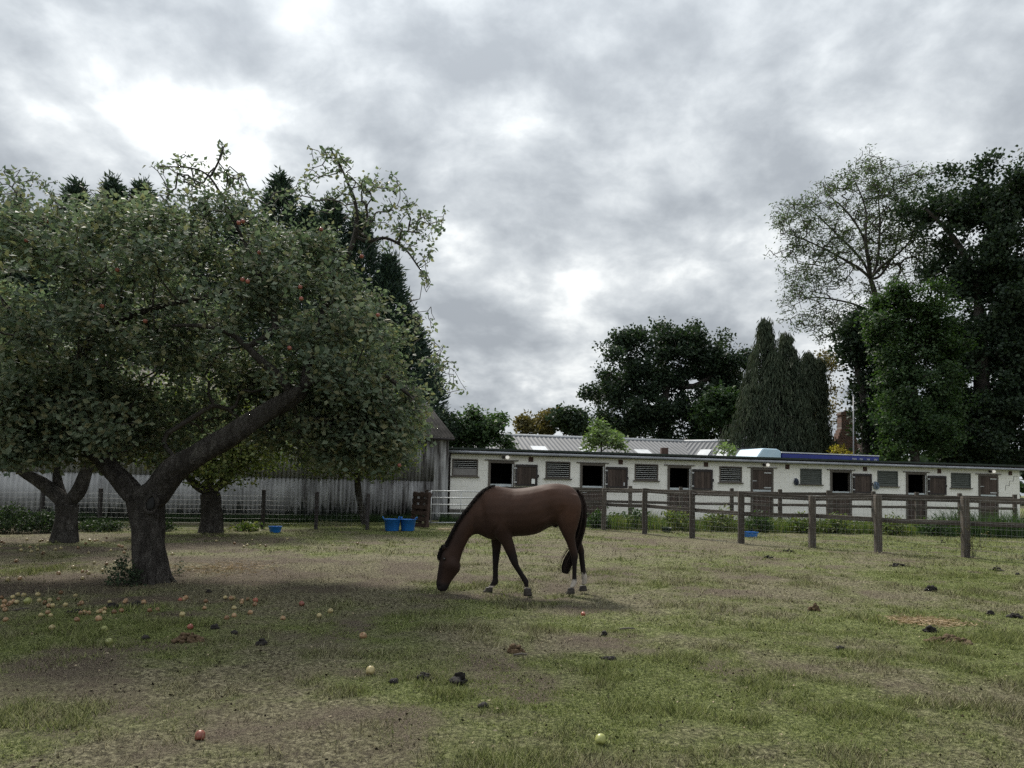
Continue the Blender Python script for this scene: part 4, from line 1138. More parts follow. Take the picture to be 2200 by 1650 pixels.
for y0 in (-d_ - 0.014, d_ + 0.001): b.box(-w - 0.012, w + 0.012, y0, y0 + 0.013, h - 0.03, h + 0.004)
obj('rim', b.mesh('rim'), M['blue_plastic'], t)
g = G(955, 1139); t = thing('wood_offcut', 'short pale plank lying on the ground before the gate', 'plank', (g[0], g[1], 0.02), 0.2)
beam('board', M['straw'], t, (-0.2, 0, 0.01), (0.2, 0, 0.02), 0.12, 0.03)
beam('end_grain', M['frame_wood'], t, (0.2, 0, 0.02), (0.206, 0, 0.02), 0.11, 0.026)

# ------------------------------------------------------------------ horse
ZS = 5.5
def HP(zx, zy, Y): return P(900 + zx / ZS, 1000 + zy / ZS, Y)
def hy(zx): return 10.30 + (zx - 1300) * 0.00010
HB0 = np.array([HP(1300, 900, 10.3)[0], 10.3, 0.0])
def loft(secs, n=24, sub=4):
    """secs: (front/top point, back/bottom point, half width, y offset, top narrowing)"""
    A = np.array([[*s[0], *s[1], s[2], s[3] if len(s) > 3 else 0.0, s[4] if len(s) > 4 else 0.0] for s in secs], float)
    out = []
    for i in range(len(A) - 1):
        p0, p1, p2, p3 = A[max(i - 1, 0)], A[i], A[i + 1], A[min(i + 2, len(A) - 1)]
        for k in range(sub):
            t = k / sub; out.append(0.5 * ((2 * p1) + (-p0 + p2) * t + (2 * p0 - 5 * p1 + 4 * p2 - p3) * t * t + (-p0 + 3 * p1 - 3 * p2 + p3) * t ** 3))
    out.append(A[-1]); rings = []
    for s in out:
        y = hy((s[0] + s[2]) / 2) + s[5]
        a = HP(s[0], s[1], y) - HB0; b_ = HP(s[2], s[3], y) - HB0; c = (a + b_) / 2; h = (a - b_) / 2
        th = np.arange(n) * 2 * math.pi / n
        cs, sn = np.cos(th), np.sin(th)
        e = 0.88
        cs = np.sign(cs) * np.abs(cs) ** e; sn = np.sign(sn) * np.abs(sn) ** e
        wd = s[4] * (1 - s[6] * np.maximum(cs, 0) ** 1.5)
        rings.append(c[None] + cs[:, None] * h[None] + sn[:, None] * wd[:, None] * np.array([[0, 1.0, 0]]))
    V = np.concatenate(rings); m = len(rings); F = []
    for i in range(m - 1):
        for k in range(n):
            a = i * n + k; c = i * n + (k + 1) % n; F.append((a, c, c + n, a + n))
    F = [tuple(f) for f in F]; F.append(tuple(range(n))[::-1]); F.append(tuple((m - 1) * n + k for k in range(n)))
    return V, F
trunk_s = [((655, 440), (685, 795), .13, 0, .2), ((760, 300), (770, 845), .185, 0, .35), ((880, 240), (880, 882), .225, 0, .55), ((1000, 254), (1000, 864), .255, 0, .5), ((1130, 272), (1130, 840), .285, 0, .35),
           ((1270, 262), (1260, 834), .300, 0, .25), ((1400, 238), (1390, 808), .295, 0, .25), ((1510, 219), (1490, 762), .275, 0, .25), ((1610, 210), (1590, 705), .26, 0, .3), ((1712, 221), (1690, 690), .25, 0, .35),
           ((1798, 251), (1780, 680), .235, 0, .35), ((1866, 315), (1850, 650), .19, 0, .3), ((1903, 395), (1895, 560), .11, 0, .2)]
neck_s = [((820, 262), (780, 840), .17, 0, .5), ((700, 348), (690, 812), .145, 0, .5), ((610, 462), (628, 830), .120, 0, .5), ((530, 562), (588, 878), .102, 0, .45), ((460, 662), (557, 938), .092, 0, .4), ((405, 760), (530, 998), .085, 0, .35),
          ((360, 852), (507, 1060), .080, 0, .3), ((322, 935), (492, 1118), .080, 0, .2), ((285, 1000), (486, 1150), .082, 0, .1)]
head_s = [((280, 985), (470, 1095), .075), ((250, 1060), (490, 1188), .098), ((239, 1130), (482, 1245), .098), ((229, 1200), (440, 1298), .080), ((218, 1270), (400, 1352), .064), ((208, 1340), (371, 1398), .055), ((202, 1400), (352, 1440), .058), ((212, 1452), (336, 1474), .052), ((245, 1486), (305, 1490), .030)]
nf = [((850, 430), (990, 450), .03, -.10), ((805, 580), (1045, 595), .080, -.145), ((835, 720), (1085, 735), .092, -.145), ((905, 840), (1095, 820), .080, -.14), ((975, 930), (1115, 890), .066, -.135), ((1015, 1010), (1140, 975), .055, -.13), ((1050, 1080), (1160, 1060), .049, -.13),
      ((1075, 1130), (1172, 1118), .051, -.13), ((1102, 1182), (1180, 1165), .044, -.13), ((1142, 1242), (1207, 1218), .034, -.13), ((1185, 1310), (1247, 1285), .033, -.13), ((1222, 1372), (1292, 1352), .040, -.13), ((1243, 1415), (1298, 1398), .037, -.13), ((1248, 1448), (1300, 1442), .036, -.13)]
ff = [((800, 640), (960, 660), .06, .13), ((830, 780), (985, 800), .072, .135), ((850, 870), (978, 920), .064, .14), ((862, 980), (968, 985), .054, .14), ((868, 1060), (955, 1065), .048, .14), ((867, 1125), (948, 1130), .050, .14), ((870, 1180), (940, 1180), .040, .14), ((872, 1260), (938, 1260), .033, .14),
      ((868, 1330), (938, 1340), .035, .14), ((858, 1370), (938, 1395), .040, .14), ((835, 1408), (902, 1424), .036, .14), ((812, 1432), (878, 1452), .036, .14)]
nh = [((1570, 310), (1880, 350), .06, -.12), ((1570, 460), (1922, 460), .105, -.135), ((1598, 610), (1908, 600), .115, -.14), ((1648, 725), (1878, 720), .1, -.14), ((1695, 820), (1852, 810), .08, -.14), ((1735, 900), (1850, 890), .064, -.135), ((1762, 970), (1862, 965), .054, -.13),
      ((1786, 1040), (1880, 1036), .049, -.13), ((1798, 1085), (1884, 1080), .048, -.13), ((1808, 1130), (1873, 1130), .040, -.13), ((1810, 1220), (1867, 1220), .033, -.13), ((1810, 1310), (1865, 1310), .033, -.13), ((1805, 1355), (1869, 1367), .040, -.13), ((1794, 1397), (1860, 1407), .038, -.13), ((1774, 1438), (1836, 1447), .037, -.13)]
fh = [((1640, 480), (1912, 480), .09, .12), ((1700, 650), (1900, 650), .1, .13), ((1760, 780), (1888, 770), .085, .135), ((1822, 880), (1905, 868), .064, .14), ((1860, 955), (1940, 948), .054, .14), ((1878, 1020), (1956, 1012), .049, .14), ((1888, 1085), (1957, 1078), .042, .14),
      ((1900, 1180), (1967, 1170), .034, .14), ((1911, 1260), (1977, 1255), .034, .14), ((1918, 1320), (1990, 1328), .040, .14), ((1920, 1368), (1984, 1372), .037, .14), ((1910, 1408), (1972, 1412), .037, .14)]
ear = [((268, 1000), (330, 985), .030, -.05), ((276, 965), (318, 955), .030, -.06), ((276, 935), (300, 935), .018, -.062), ((277, 918), (287, 920), .006, -.062)]
ear2 = [((262, 1005), (325, 985), .030, .05), ((262, 972), (305, 960), .030, .06), ((262, 945), (288, 942), .018, .062), ((264, 930), (274, 931), .006, .062)]
sheath = [((1560, 690), (1580, 640), .05), ((1600, 735), (1640, 680), .05), ((1618, 742), (1645, 720), .035)]
VV, FF, off = [], [], 0
for s_ in (trunk_s, neck_s, head_s, nf, ff, nh, fh, ear, ear2, sheath):
    v, f_ = loft(s_); VV.append(v); FF += [tuple(i + off for i in q) for q in f_]; off += len(v)
me = bpy.data.meshes.new('horse_raw'); me.from_pydata(np.concatenate(VV).tolist(), [], FF); me.update()
bm = bmesh.new(); bm.from_mesh(me); bmesh.ops.recalc_face_normals(bm, faces=bm.faces); bm.to_mesh(me); bm.free()
tmp = bpy.data.objects.new('body', me); COL.objects.link(tmp)
md = tmp.modifiers.new('remesh', 'REMESH'); md.mode = 'VOXEL'; md.voxel_size = 0.0125
sm = tmp.modifiers.new('smooth', 'SMOOTH'); sm.factor = 0.5; sm.iterations = 12
bpy.context.view_layer.update()
ev = tmp.evaluated_get(bpy.context.evaluated_depsgraph_get())
body_me = bpy.data.meshes.new_from_object(ev); tmp.modifiers.clear()
bpy.data.objects.remove(tmp)
co = np.zeros(len(body_me.vertices) * 3); body_me.vertices.foreach_get('co', co); co = co.reshape(-1, 3)
# muscle relief: shallow hollows and swellings along the normals
nr = np.zeros_like(co); body_me.vertices.foreach_get('normal', nr.ravel()) if False else None
body_me.polygons.foreach_set('use_smooth', np.ones(len(body_me.polygons), dtype=bool))
def to_zoom(v):
    w = v + HB0 - np.array([0, 0, CAMH]); f_ = w @ cF
    return ((PCX + FPX * (w @ cR) / f_) - 900) * ZS, ((PCY - FPX * (w @ cU) / f_) - 1000) * ZS
zx, zy = to_zoom(co)
nrm = np.array([v.normal[:] for v in body_me.vertices])
def dent(cx, cy, rx, ry, k, rot=0.0):
    dx_, dy_ = zx - cx, zy - cy; c_, s_ = math.cos(rot), math.sin(rot)
    u, v = (dx_ * c_ + dy_ * s_) / rx, (-dx_ * s_ + dy_ * c_) / ry
    return k * np.exp(-0.5 * (u * u + v * v))
side = (np.abs(nrm[:, 1]) > 0.25)
d = dent(1560, 560, 30, 110, -.016, 0.15) + dent(1500, 660, 60, 30, .010, -0.4) + dent(1075, 620, 22, 150, -.010, 0.1) + dent(760, 640, 26, 170, -.016, -0.12) + dent(960, 520, 80, 140, .008) + dent(1000, 700, 60, 60, .010) + dent(905, 760, 16, 60, -.008, .5) \
    + dent(1740, 420, 90, 100, .008) + dent(1560, 300, 60, 30, .010) + dent(1690, 560, 25, 120, -.006, -.2) + dent(1800, 640, 20, 130, -.008, .1) + dent(330, 1110, 40, 40, -.006) + dent(400, 1170, 50, 60, .008) + dent(290, 1250, 18, 90, -.006, .1) + dent(240, 1430, 12, 14, -.010)
co2 = co + nrm * (1.6 * d * side)[:, None]
co2 += nrm * ((fbm(zx, zy, 0.012, 5, 2) - 0.5) * 0.004)[:, None]
body_me.vertices.foreach_set('co', co2.ravel()); body_me.update()
# colours by body region: darker to belly and far legs, lighter on the back
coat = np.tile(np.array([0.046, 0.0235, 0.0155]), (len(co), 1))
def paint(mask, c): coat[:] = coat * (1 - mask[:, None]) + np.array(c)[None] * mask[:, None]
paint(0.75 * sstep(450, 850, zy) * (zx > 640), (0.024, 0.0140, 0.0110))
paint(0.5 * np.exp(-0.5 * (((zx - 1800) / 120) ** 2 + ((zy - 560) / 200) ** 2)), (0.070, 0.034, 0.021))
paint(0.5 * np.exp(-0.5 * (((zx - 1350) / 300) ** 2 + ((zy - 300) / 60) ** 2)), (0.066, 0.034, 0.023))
paint(0.75 * sstep(700, 420, zx) * sstep(260, 620, zy), (0.027, 0.0150, 0.0115))
crest = np.interp(zy, [220, 300, 460, 560, 660, 760, 850, 960], [900, 740, 600, 520, 450, 395, 350, 310])
paint(0.8 * sstep(75, 15, zx - crest) * (zy < 980) * (zx < 900) * (zy > 225), (0.014, 0.010, 0.009))
paint(0.8 * sstep(70, 20, zx - np.interp(zy, [1000, 1490], [262, 205])) * (zx < 420) * (zy > 1000), (0.016, 0.010, 0.009))
paint(0.95 * sstep(1350, 1430, zy) * (zx < 420), (0.010, 0.008, 0.008))
fl = (zx > 820) & (zx < 1400); hl = zx > 1700
paint(0.95 * sstep(940, 1120, zy + (zx < 990) * 60) * fl, (0.010, 0.008, 0.008))
paint(0.95 * sstep(1000, 1120, zy + (zx > 1885) * 60) * hl, (0.011, 0.008, 0.008))
jig = (fbm(zx, zy, 0.06, 9, 2) - 0.5) * 40
paint(sstep(1345, 1362, zy + jig) * (hl & (zx < 1885)), (0.42, 0.385, 0.345))
paint(sstep(1268, 1290, zy + jig) * (hl & (zx >= 1885)), (0.34, 0.31, 0.275))
paint(sstep(1418, 1432, zy + jig * .3) * (fl & (zx < 1000)), (0.55, 0.50, 0.44))
paint(sstep(1432, 1442, zy + jig * .3) * (fl & (zx >= 1000)), (0.45, 0.41, 0.36))
paint(0.9 * np.exp(-0.5 * (((zx - 1610) / 25) ** 2 + ((zy - 725) / 25) ** 2)), (0.01, 0.008, 0.008))
paint(0.9 * ((zy < 990) & (zx < 300)), (0.014, 0.010, 0.009))
a = body_me.attributes.new('coat', 'FLOAT_COLOR', 'POINT'); a.data.foreach_set('color', np.concatenate([coat, np.ones((len(coat), 1))], 1).astype(np.float32).ravel())
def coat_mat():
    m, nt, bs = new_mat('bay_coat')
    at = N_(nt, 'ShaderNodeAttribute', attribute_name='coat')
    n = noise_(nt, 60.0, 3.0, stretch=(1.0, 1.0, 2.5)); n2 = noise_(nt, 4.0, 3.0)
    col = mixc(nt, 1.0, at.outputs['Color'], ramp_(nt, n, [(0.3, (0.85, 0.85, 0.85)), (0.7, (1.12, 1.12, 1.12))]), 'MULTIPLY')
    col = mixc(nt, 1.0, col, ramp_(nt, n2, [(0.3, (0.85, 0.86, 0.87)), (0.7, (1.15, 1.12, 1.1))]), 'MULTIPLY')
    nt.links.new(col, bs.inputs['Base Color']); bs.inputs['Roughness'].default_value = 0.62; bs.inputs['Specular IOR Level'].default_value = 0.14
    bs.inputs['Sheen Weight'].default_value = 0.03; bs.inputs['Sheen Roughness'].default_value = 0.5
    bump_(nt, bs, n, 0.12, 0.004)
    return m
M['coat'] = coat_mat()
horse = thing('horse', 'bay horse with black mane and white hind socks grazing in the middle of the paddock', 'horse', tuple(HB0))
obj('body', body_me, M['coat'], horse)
M['hoof'] = noise_mat('hoof_horn', [(0.3, (0.016, 0.013, 0.011)), (0.7, (0.050, 0.042, 0.035))], 12.0, 0.7, (1, 1, 5), 0.3)
def hoof(cx0, cx1, ytop, ybot, bx0, bx1, yo):
    v, f_ = loft([((cx0, ytop - 2), (cx1, ytop), .040, yo), ((cx0 * .7 + bx0 * .3, ytop * .6 + ybot * .4), (cx1 * .7 + bx1 * .3, ytop * .6 + ybot * .4), .048, yo), ((bx0, ybot - 5), (bx1, ybot - 5), .056, yo), ((bx0 + 3, ybot), (bx1 - 3, ybot), .054, yo)], 18, 2)
    me_ = bpy.data.meshes.new('hoof'); me_.from_pydata(v.tolist(), [], f_); me_.polygons.foreach_set('use_smooth', np.ones(len(me_.polygons), dtype=bool))
    bm = bmesh.new(); bm.from_mesh(me_); bmesh.ops.recalc_face_normals(bm, faces=bm.faces); bm.to_mesh(me_); bm.free()
    obj('hoof', me_, M['hoof'], horse)
hoof(1240, 1322, 1452, 1532, 1232, 1340, -.13); hoof(790, 872, 1442, 1496, 752, 872, .14); hoof(1760, 1838, 1450, 1514, 1732, 1843, -.13); hoof(1900, 1978, 1420, 1480, 1884, 1992, .14)
M['hair'] = noise_mat('black_horse_hair', [(0.3, (0.006, 0.005, 0.005)), (0.7, (0.014, 0.011, 0.010))], 20.0, 0.85, None, 0.0, spec=0.08)
M['tail_hair'] = noise_mat('dark_tail_hair', [(0.3, (0.007, 0.005, 0.005)), (0.7, (0.024, 0.015, 0.012))], 14.0, 0.7, None, 0.0, spec=0.15)
def strand(mb, pts, w):
    pts = [np.asarray(p) for p in pts]; n = len(mb.v); k = len(pts)
    t = pts[-1] - pts[0]; sd = unit(np.cross(t, np.array([rng.normal(), rng.normal() + 1.5, rng.normal()]))[None])[0]
    for i, p in enumerate(pts):
        f_ = w * (1 - (i / (k - 1)) ** 2 * 0.9); mb.v += [tuple(p - sd * f_), tuple(p + sd * f_)]
    for i in range(k - 1): mb.f.append((n + 2 * i, n + 2 * i + 1, n + 2 * i + 3, n + 2 * i + 2))
mb = MB(); cr_pts = np.array([(298, 955), (322, 905), (352, 848), (398, 755), (450, 660), (520, 560), (600, 458), (690, 345), (750, 292), (830, 245), (890, 230)], float)
sl_ = np.concatenate([[0], np.cumsum(np.linalg.norm(np.diff(cr_pts, axis=0), axis=1))])
ridge = [(HP(x + 12, y + 9, hy(x)) - HB0) for x, y in cr_pts]
rsub, rrad = [], []
for i in range(len(ridge) - 1):
    for t_ in (0, .25, .5, .75): rsub.append(ridge[i] * (1 - t_) + ridge[i + 1] * t_); rrad.append(0.028 if i < 8 else 0.028 - .012 * (i - 8 + t_) / 2)
rsub.append(ridge[-1]); rrad.append(0.014)
mb.ring_tube(rsub, rrad, 10)
for k in range(1800):
    s_ = rng.random() * sl_[-1]; x = np.interp(s_, sl_, cr_pts[:, 0]); y = np.interp(s_, sl_, cr_pts[:, 1]); u = s_ / sl_[-1]
    side_ = -1 if rng.random() < 0.45 else 1
    y0 = hy(x) + rng.normal() * 0.006; L = (0.08 + 0.09 * rng.random()) * (1.0 if u < 0.75 else 1 - 0.75 * (u - 0.75) / 0.25)
    nx, ny = -0.80, -0.6                                     # away from the crest, in photo directions
    lift = 0.5 + 2 * rng.random()
    p0 = HP(x + 10, y + 8, y0); p1 = HP(x + nx * lift * .7 + 3, y + ny * lift * .7, y0 + side_ * 0.015); 
    p2 = HP(x + nx * lift * .4 - 4 * u, y + 22 * L / .12, y0 + side_ * (0.035 + .02 * rng.random())); p3 = HP(x + 4 + rng.normal() * 9, y + 50 * L / .12 + rng.normal() * 10, y0 + side_ * (0.062 + .02 * rng.random()))
    strand(mb, [p - HB0 for p in (p0, p1, p2, p3)], 0.0038)
obj('mane', mb.mesh('mane'), M['hair'], horse)
mb = MB()
for k in range(260):
    x = 285 + rng.normal() * 12; y = 985 + rng.normal() * 14; y0 = hy(x) + rng.normal() * 0.02
    strand(mb, [p - HB0 for p in (HP(x, y, y0), HP(x - 26 + rng.normal() * 5, y + 25, y0), HP(x - 38 + rng.normal() * 6, y + 70, y0 * 1.0 - .01 * rng.random()), HP(x - 40 + rng.normal() * 8, y + 105 + 35 * rng.random(), y0 - .02 * rng.random()))], 0.005)
obj('forelock', mb.mesh('forelock'), M['hair'], horse)
tp = np.array([(1858, 300), (1915, 372), (1945, 490), (1942, 630), (1918, 755), (1886, 870), (1850, 965), (1806, 1045), (1768, 1120), (1742, 1195), (1728, 1262)], float)
tw = np.array([16, 22, 26, 30, 32, 32, 36, 46, 52, 52, 40], float)
ty = np.array([0, 0.0, 0.0, 0.01, 0.02, 0.03, .04, .04, .03, .02, .01])
mb = MB(); ts = np.linspace(0, 1, len(tp))
for k in range(1300):
    o_ = rng.normal() * 0.45; od = rng.normal() * 0.03; a0 = 0.0 if rng.random() < .55 else rng.random() * 0.35; a1 = 1.0 if rng.random() < .75 else 0.7 + .3 * rng.random()
    pts = []
    for t in np.linspace(a0, a1, 12):
        x = np.interp(t, ts, tp[:, 0]); y = np.interp(t, ts, tp[:, 1]); w = np.interp(t, ts, tw); yy = np.interp(t, ts, ty)
        dxy = np.array([np.interp(min(t + .02, 1), ts, tp[:, 0]) - x + 1e-6, np.interp(min(t + .02, 1), ts, tp[:, 1]) - y + 1e-6]) if t < .98 else np.array([-12.0, 60.0]); dxy /= np.linalg.norm(dxy)
        pts.append(HP(x - dxy[1] * o_ * w * -1 * 1.0, y + dxy[0] * o_ * w * -1 + (rng.random() * 18 if t == a1 else 0), hy(x) + yy + od * min(1, t * 3)) - HB0)
    strand(mb, pts, 0.006)
obj('tail', mb.mesh('tail'), M['tail_hair'], horse)
M['eye'] = noise_mat('horse_eye', [(0.3, (0.006, 0.004, 0.003)), (0.7, (0.012, 0.008, 0.006))], 5.0, 0.08, None, 0.0, spec=0.6)
for yo in (-0.082, 0.082):
    me_ = bpy.data.meshes.new('eye'); bm = bmesh.new(); bmesh.ops.create_uvsphere(bm, u_segments=14, v_segments=10, radius=0.021); bm.to_mesh(me_); bm.free()
    me_.polygons.foreach_set('use_smooth', np.ones(len(me_.polygons), dtype=bool))
    obj('eye', me_, M['eye'], horse, tuple(HP(300, 1105, hy(300) + yo) - HB0))

# ------------------------------------------------------------------ trees
def build_tree(name, label, cat, base, limbs, targets, per, spread, L, W, leafm, barkm, group=None, alpha=0.22, step=0.5, tip=0.006, minr=0.0, sides=12, rough=0.12,
               up=0.25, droop=0.0, twig_leaves=0, extra=None, flat=0.8, wiggle=0.06, sub=5, growfrom=None, twigsides=4):
    """limbs: list of (points, radii, parent limb index or None). First limb is the trunk."""
    base = np.array([base[0], base[1], 0.0])
    t = thing(name, label, cat, tuple(base), 0, group)
    sk = Skeleton(); ids = []; mb = MB()
    for k, (pts, rads, par) in enumerate(limbs):
        pts = [np.asarray(p, float) for p in pts]
        pj = -1
        if par is not None:
            cand = ids[par]; d = [np.linalg.norm(sk.pos[c] - pts[0]) for c in cand]; pj = cand[int(np.argmin(d))]
        ids.append(sk.path(pts, list(rads), pj, 4))
        full = ([sk.pos[pj]] if pj >= 0 else []) + pts; fr = ([rads[0]] if pj >= 0 else []) + list(rads)
        limb_mesh(mb, [p - base for p in full], fr, sides if rads[0] > 0.1 else 8, rough, seed=k + len(name), sub=sub)
    obj('trunk', mb.mesh('trunk', True), barkm, t)
    allow = None
    if growfrom is not None: allow = [i for k in growfrom for i in ids[k]]
    tips = sk.grow(targets, alpha, step, wiggle, allow=allow); sk.finish(tip)
    tw = obj('branches', sk.twig_mesh('branches', base, minr, twigsides), M['twig'] if barkm is M['bark'] else barkm, t)
    pos = np.array(sk.pos)
    pts = pos[tips]
    if twig_leaves:
        r = np.array(sk.r); sel = np.where((np.array(sk.rad) <= 0) & (r < tip * 3.2))[0]
        if len(sel) > twig_leaves: sel = rng.choice(sel, twig_leaves, replace=False)
        pts = np.concatenate([pts, pos[sel]])
    V, F = clump_leaves(pts - base, per, spread, L, W, up, droop, flat, centre=(pts.mean(0) - base + np.array([0, 0, -.4])) if leafm in (M['leaf_apple'], M['leaf_apple_b'], M['leaf_green']) else None)
    obj('crown', mesh_np('crown', V, F), leafm, t)
    return t, sk, tips, base

# --- the big apple tree
Y0 = 10.7
tb = G(325, 1250)
def q(x, y, dy=0.0): return P(x, y, Y0 + dy)
r_ = lambda n: px_size(n, Y0)
tr_pts = [np.array([tb[0] + .02, tb[1], -0.08]), q(323, 1215), q(318, 1165), q(313, 1115), q(310, 1075)]
tr_rad = [r_(38), r_(36), r_(34), r_(34), r_(36)]
right = ([q(335, 1060, -.05), q(372, 1012, -.12), q(425, 975, -.2), q(490, 938, -.25), q(560, 895, -.28), q(618, 862, -.28), q(652, 838, -.25)], [r_(30), r_(27), r_(23), r_(20.5), r_(19.5), r_(20), r_(15)], 0)
left = ([q(285, 1060, .0), q(250, 1020, .05), q(205, 972, .0), q(160, 920, -.1), q(138, 880, -.15), q(150, 825, -.1), q(178, 770, 0), q(200, 725, .1)], [r_(25), r_(20), r_(18), r_(18), r_(18), r_(16), r_(13), r_(10)], 0)
limbs = [(tr_pts, tr_rad, None), right, left,
         ([q(665, 770, 0), q(690, 690, .2), q(715, 610, .3), q(748, 545, .3), q(765, 495, .3), q(764, 440, .3), q(748, 395, .3), q(728, 350, .3), q(708, 318, .3)], [r_(10), r_(8.5), r_(7), r_(6), r_(5), r_(3.8), r_(2.8), r_(2), r_(1)], 1),
         ([q(600, 812, -.35), q(560, 775, -.5), q(530, 745, -.5), q(490, 715, -.5), q(430, 700, -.5), q(370, 700, -.4)], [r_(11), r_(8), r_(6), r_(5), r_(4), r_(3)], 1),
         ([q(110, 935, .2), q(60, 945, .3), q(0, 940, .3), q(-70, 900, .3), q(-130, 830, .3)], [r_(18), r_(16), r_(13), r_(9), r_(5)], 2),
         ([q(245, 690, .0), q(300, 672, -.1), q(360, 655, -.2), q(430, 640, -.3), q(500, 620, -.3)], [r_(9), r_(7), r_(5), r_(4), r_(2.5)], 2),
         ([q(190, 660, .3), q(150, 580, .5), q(90, 500, .5), q(50, 430, .4)], [r_(10), r_(7), r_(5), r_(3)], 2),
         ([q(690, 800, .1), q(760, 790, .2), q(830, 810, .2), q(880, 850, .2)], [r_(10), r_(7), r_(5), r_(3)], 1),
         ([q(790, 518, .3), q(830, 512, .3), q(870, 535, .3), q(900, 575, .3), q(918, 600, .3)], [r_(4), r_(3.2), r_(2.4), r_(1.8), r_(1)], 3),
         ([q(590, 700, -.3), q(560, 600, -.3), q(520, 510, -.2), q(470, 410, -.2), q(440, 372, -.2), q(400, 360, -.2), q(345, 358, -.2)], [r_(6), r_(5), r_(3.6), r_(2.6), r_(2), r_(1.5), r_(.8)], 4),
         ([q(455, 375, -.2), q(470, 345, -.2), q(482, 312, -.2)], [r_(2.5), r_(2), r_(1)], 10)]
blobs = [pxblob(140, 640, 260, 215, 10.7, 2.2), pxblob(420, 620, 240, 190, 10.9, 2.2), pxblob(640, 700, 190, 185, 10.9, 1.8), pxblob(770, 780, 125, 150, 11.0, 1.4, 1.2), pxblob(790, 890, 110, 105, 11.2, 1.2, 1.1),
         pxblob(60, 830, 210, 150, 10.6, 1.9), pxblob(360, 800, 260, 130, 11.8, 1.3), pxblob(480, 520, 190, 95, 10.9, 1.5), pxblob(250, 520, 230, 95, 10.9, 1.7), pxblob(60, 545, 110, 60, 10.9, 1.2),
         pxblob(670, 590, 110, 110, 10.9, 1.2), pxblob(250, 950, 200, 50, 11.6, 0.9, .6), pxblob(560, 830, 120, 70, 12.0, .8, .7), pxblob(-160, 730, 160, 220, 10.9, 2.2), pxblob(640, 920, 130, 75, 12.2, 0.8, .8), pxblob(830, 930, 75, 95, 11.3, 1.0, 1.3), pxblob(80, 930, 190, 60, 11.4, 1.0, 1.0), pxblob(330, 930, 150, 50, 12.0, .8, .8)]
low = [pxblob(90, 880, 240, 105, 11.3, 1.3), pxblob(330, 905, 170, 85, 12.1, .9), pxblob(540, 890, 130, 80, 12.2, .8), pxblob(720, 890, 110, 115, 11.5, 1.1, 1.5), pxblob(830, 905, 75, 115, 11.3, 1.0, 2.2), pxblob(600, 800, 160, 80, 11.9, 1.0), pxblob(110, 890, 180, 100, 10.1, .55, 1.6), pxblob(60, 960, 150, 40, 10.5, .6, 1.2)]
T = np.concatenate([in_blobs(blobs, 1100, 0.3), clumped(blobs, 170, 1700, 0.34), clumped(low, 120, 1350, 0.32), in_blobs(low, 420)])
# the thin open top: sprigs against the sky
sprig = []
for (x, y, rx, ry, n) in ((705, 335, 22, 22, 12), (670, 370, 30, 25, 10), (640, 400, 28, 20, 8), (740, 345, 22, 25, 10), (790, 395, 30, 22, 12), (840, 405, 32, 20, 12), (760, 400, 45, 40, 20), (840, 455, 60, 40, 26), (900, 480, 50, 35, 24), (945, 475, 18, 25, 8), (900, 540, 40, 30, 12), (860, 500, 60, 35, 18),
                         (915, 590, 15, 18, 6), (690, 420, 50, 35, 16), (780, 460, 50, 40, 18), (345, 358, 14, 8, 4), (385, 352, 25, 12, 9), (420, 365, 25, 18, 10), (478, 320, 7, 16, 7), (440, 400, 40, 25, 16), (490, 385, 30, 20, 10), (520, 415, 40, 30, 16), (380, 420, 40, 20, 10), (590, 430, 50, 30, 14), (340, 430, 25, 14, 6), (60, 420, 60, 40, 26), (10, 385, 40, 30, 14), (90, 440, 30, 40, 12), (170, 430, 30, 18, 8)):
    sprig.append(np.stack([P(x + rng.normal() * rx * .6, y + rng.normal() * ry * .6, Y0 + .25 + rng.normal() * .25) for _ in range(n)]))
for (x, y, rx, ry, n) in ((950, 790, 25, 22, 14), (965, 830, 22, 18, 8), (930, 770, 30, 30, 14), (900, 700, 35, 40, 14)):
    sprig.append(np.stack([P(x + rng.normal() * rx * .6, y + rng.normal() * ry * .6, Y0 + .6 + rng.normal() * .25) for _ in range(n)]))
sprig = np.concatenate(sprig)
# keep leaves off the near face of the leaning right-hand limb and the trunk fork
def seen(v):
    w = v - np.array([0, 0, CAMH]); f_ = w @ cF; return PCX + FPX * (w @ cR) / f_, PCY - FPX * (w @ cU) / f_
sx, sy = seen(T)
lim_x = [300, 372, 425, 490, 560, 618, 670]; lim_y = [1060, 1012, 975, 938, 895, 862, 835]
near_limb = (np.abs(sy - np.interp(sx, lim_x, lim_y)) < 48) & (sx > 290) & (sx < 690) & (T[:, 1] < 11.3)
under = (sy > np.interp(sx, [-200, 0, 200, 330, 420, 650, 760, 900], [1005, 1000, 1010, 1000, 985, 1000, 1030, 1010]))
T = T[~near_limb & ~under]
TT = np.concatenate([T, sprig])
apple, sk, tips, abase = build_tree('apple_tree', 'large spreading apple tree with forked leaning trunk at the left front', 'tree', (tb[0], tb[1]), limbs, T, 1, 0.02, 0.01, 0.005, M['leaf_apple'], M['bark'], 'apple trees in the paddock', 0.16, 0.22, 0.0042, sides=18, rough=0.16, sub=7)
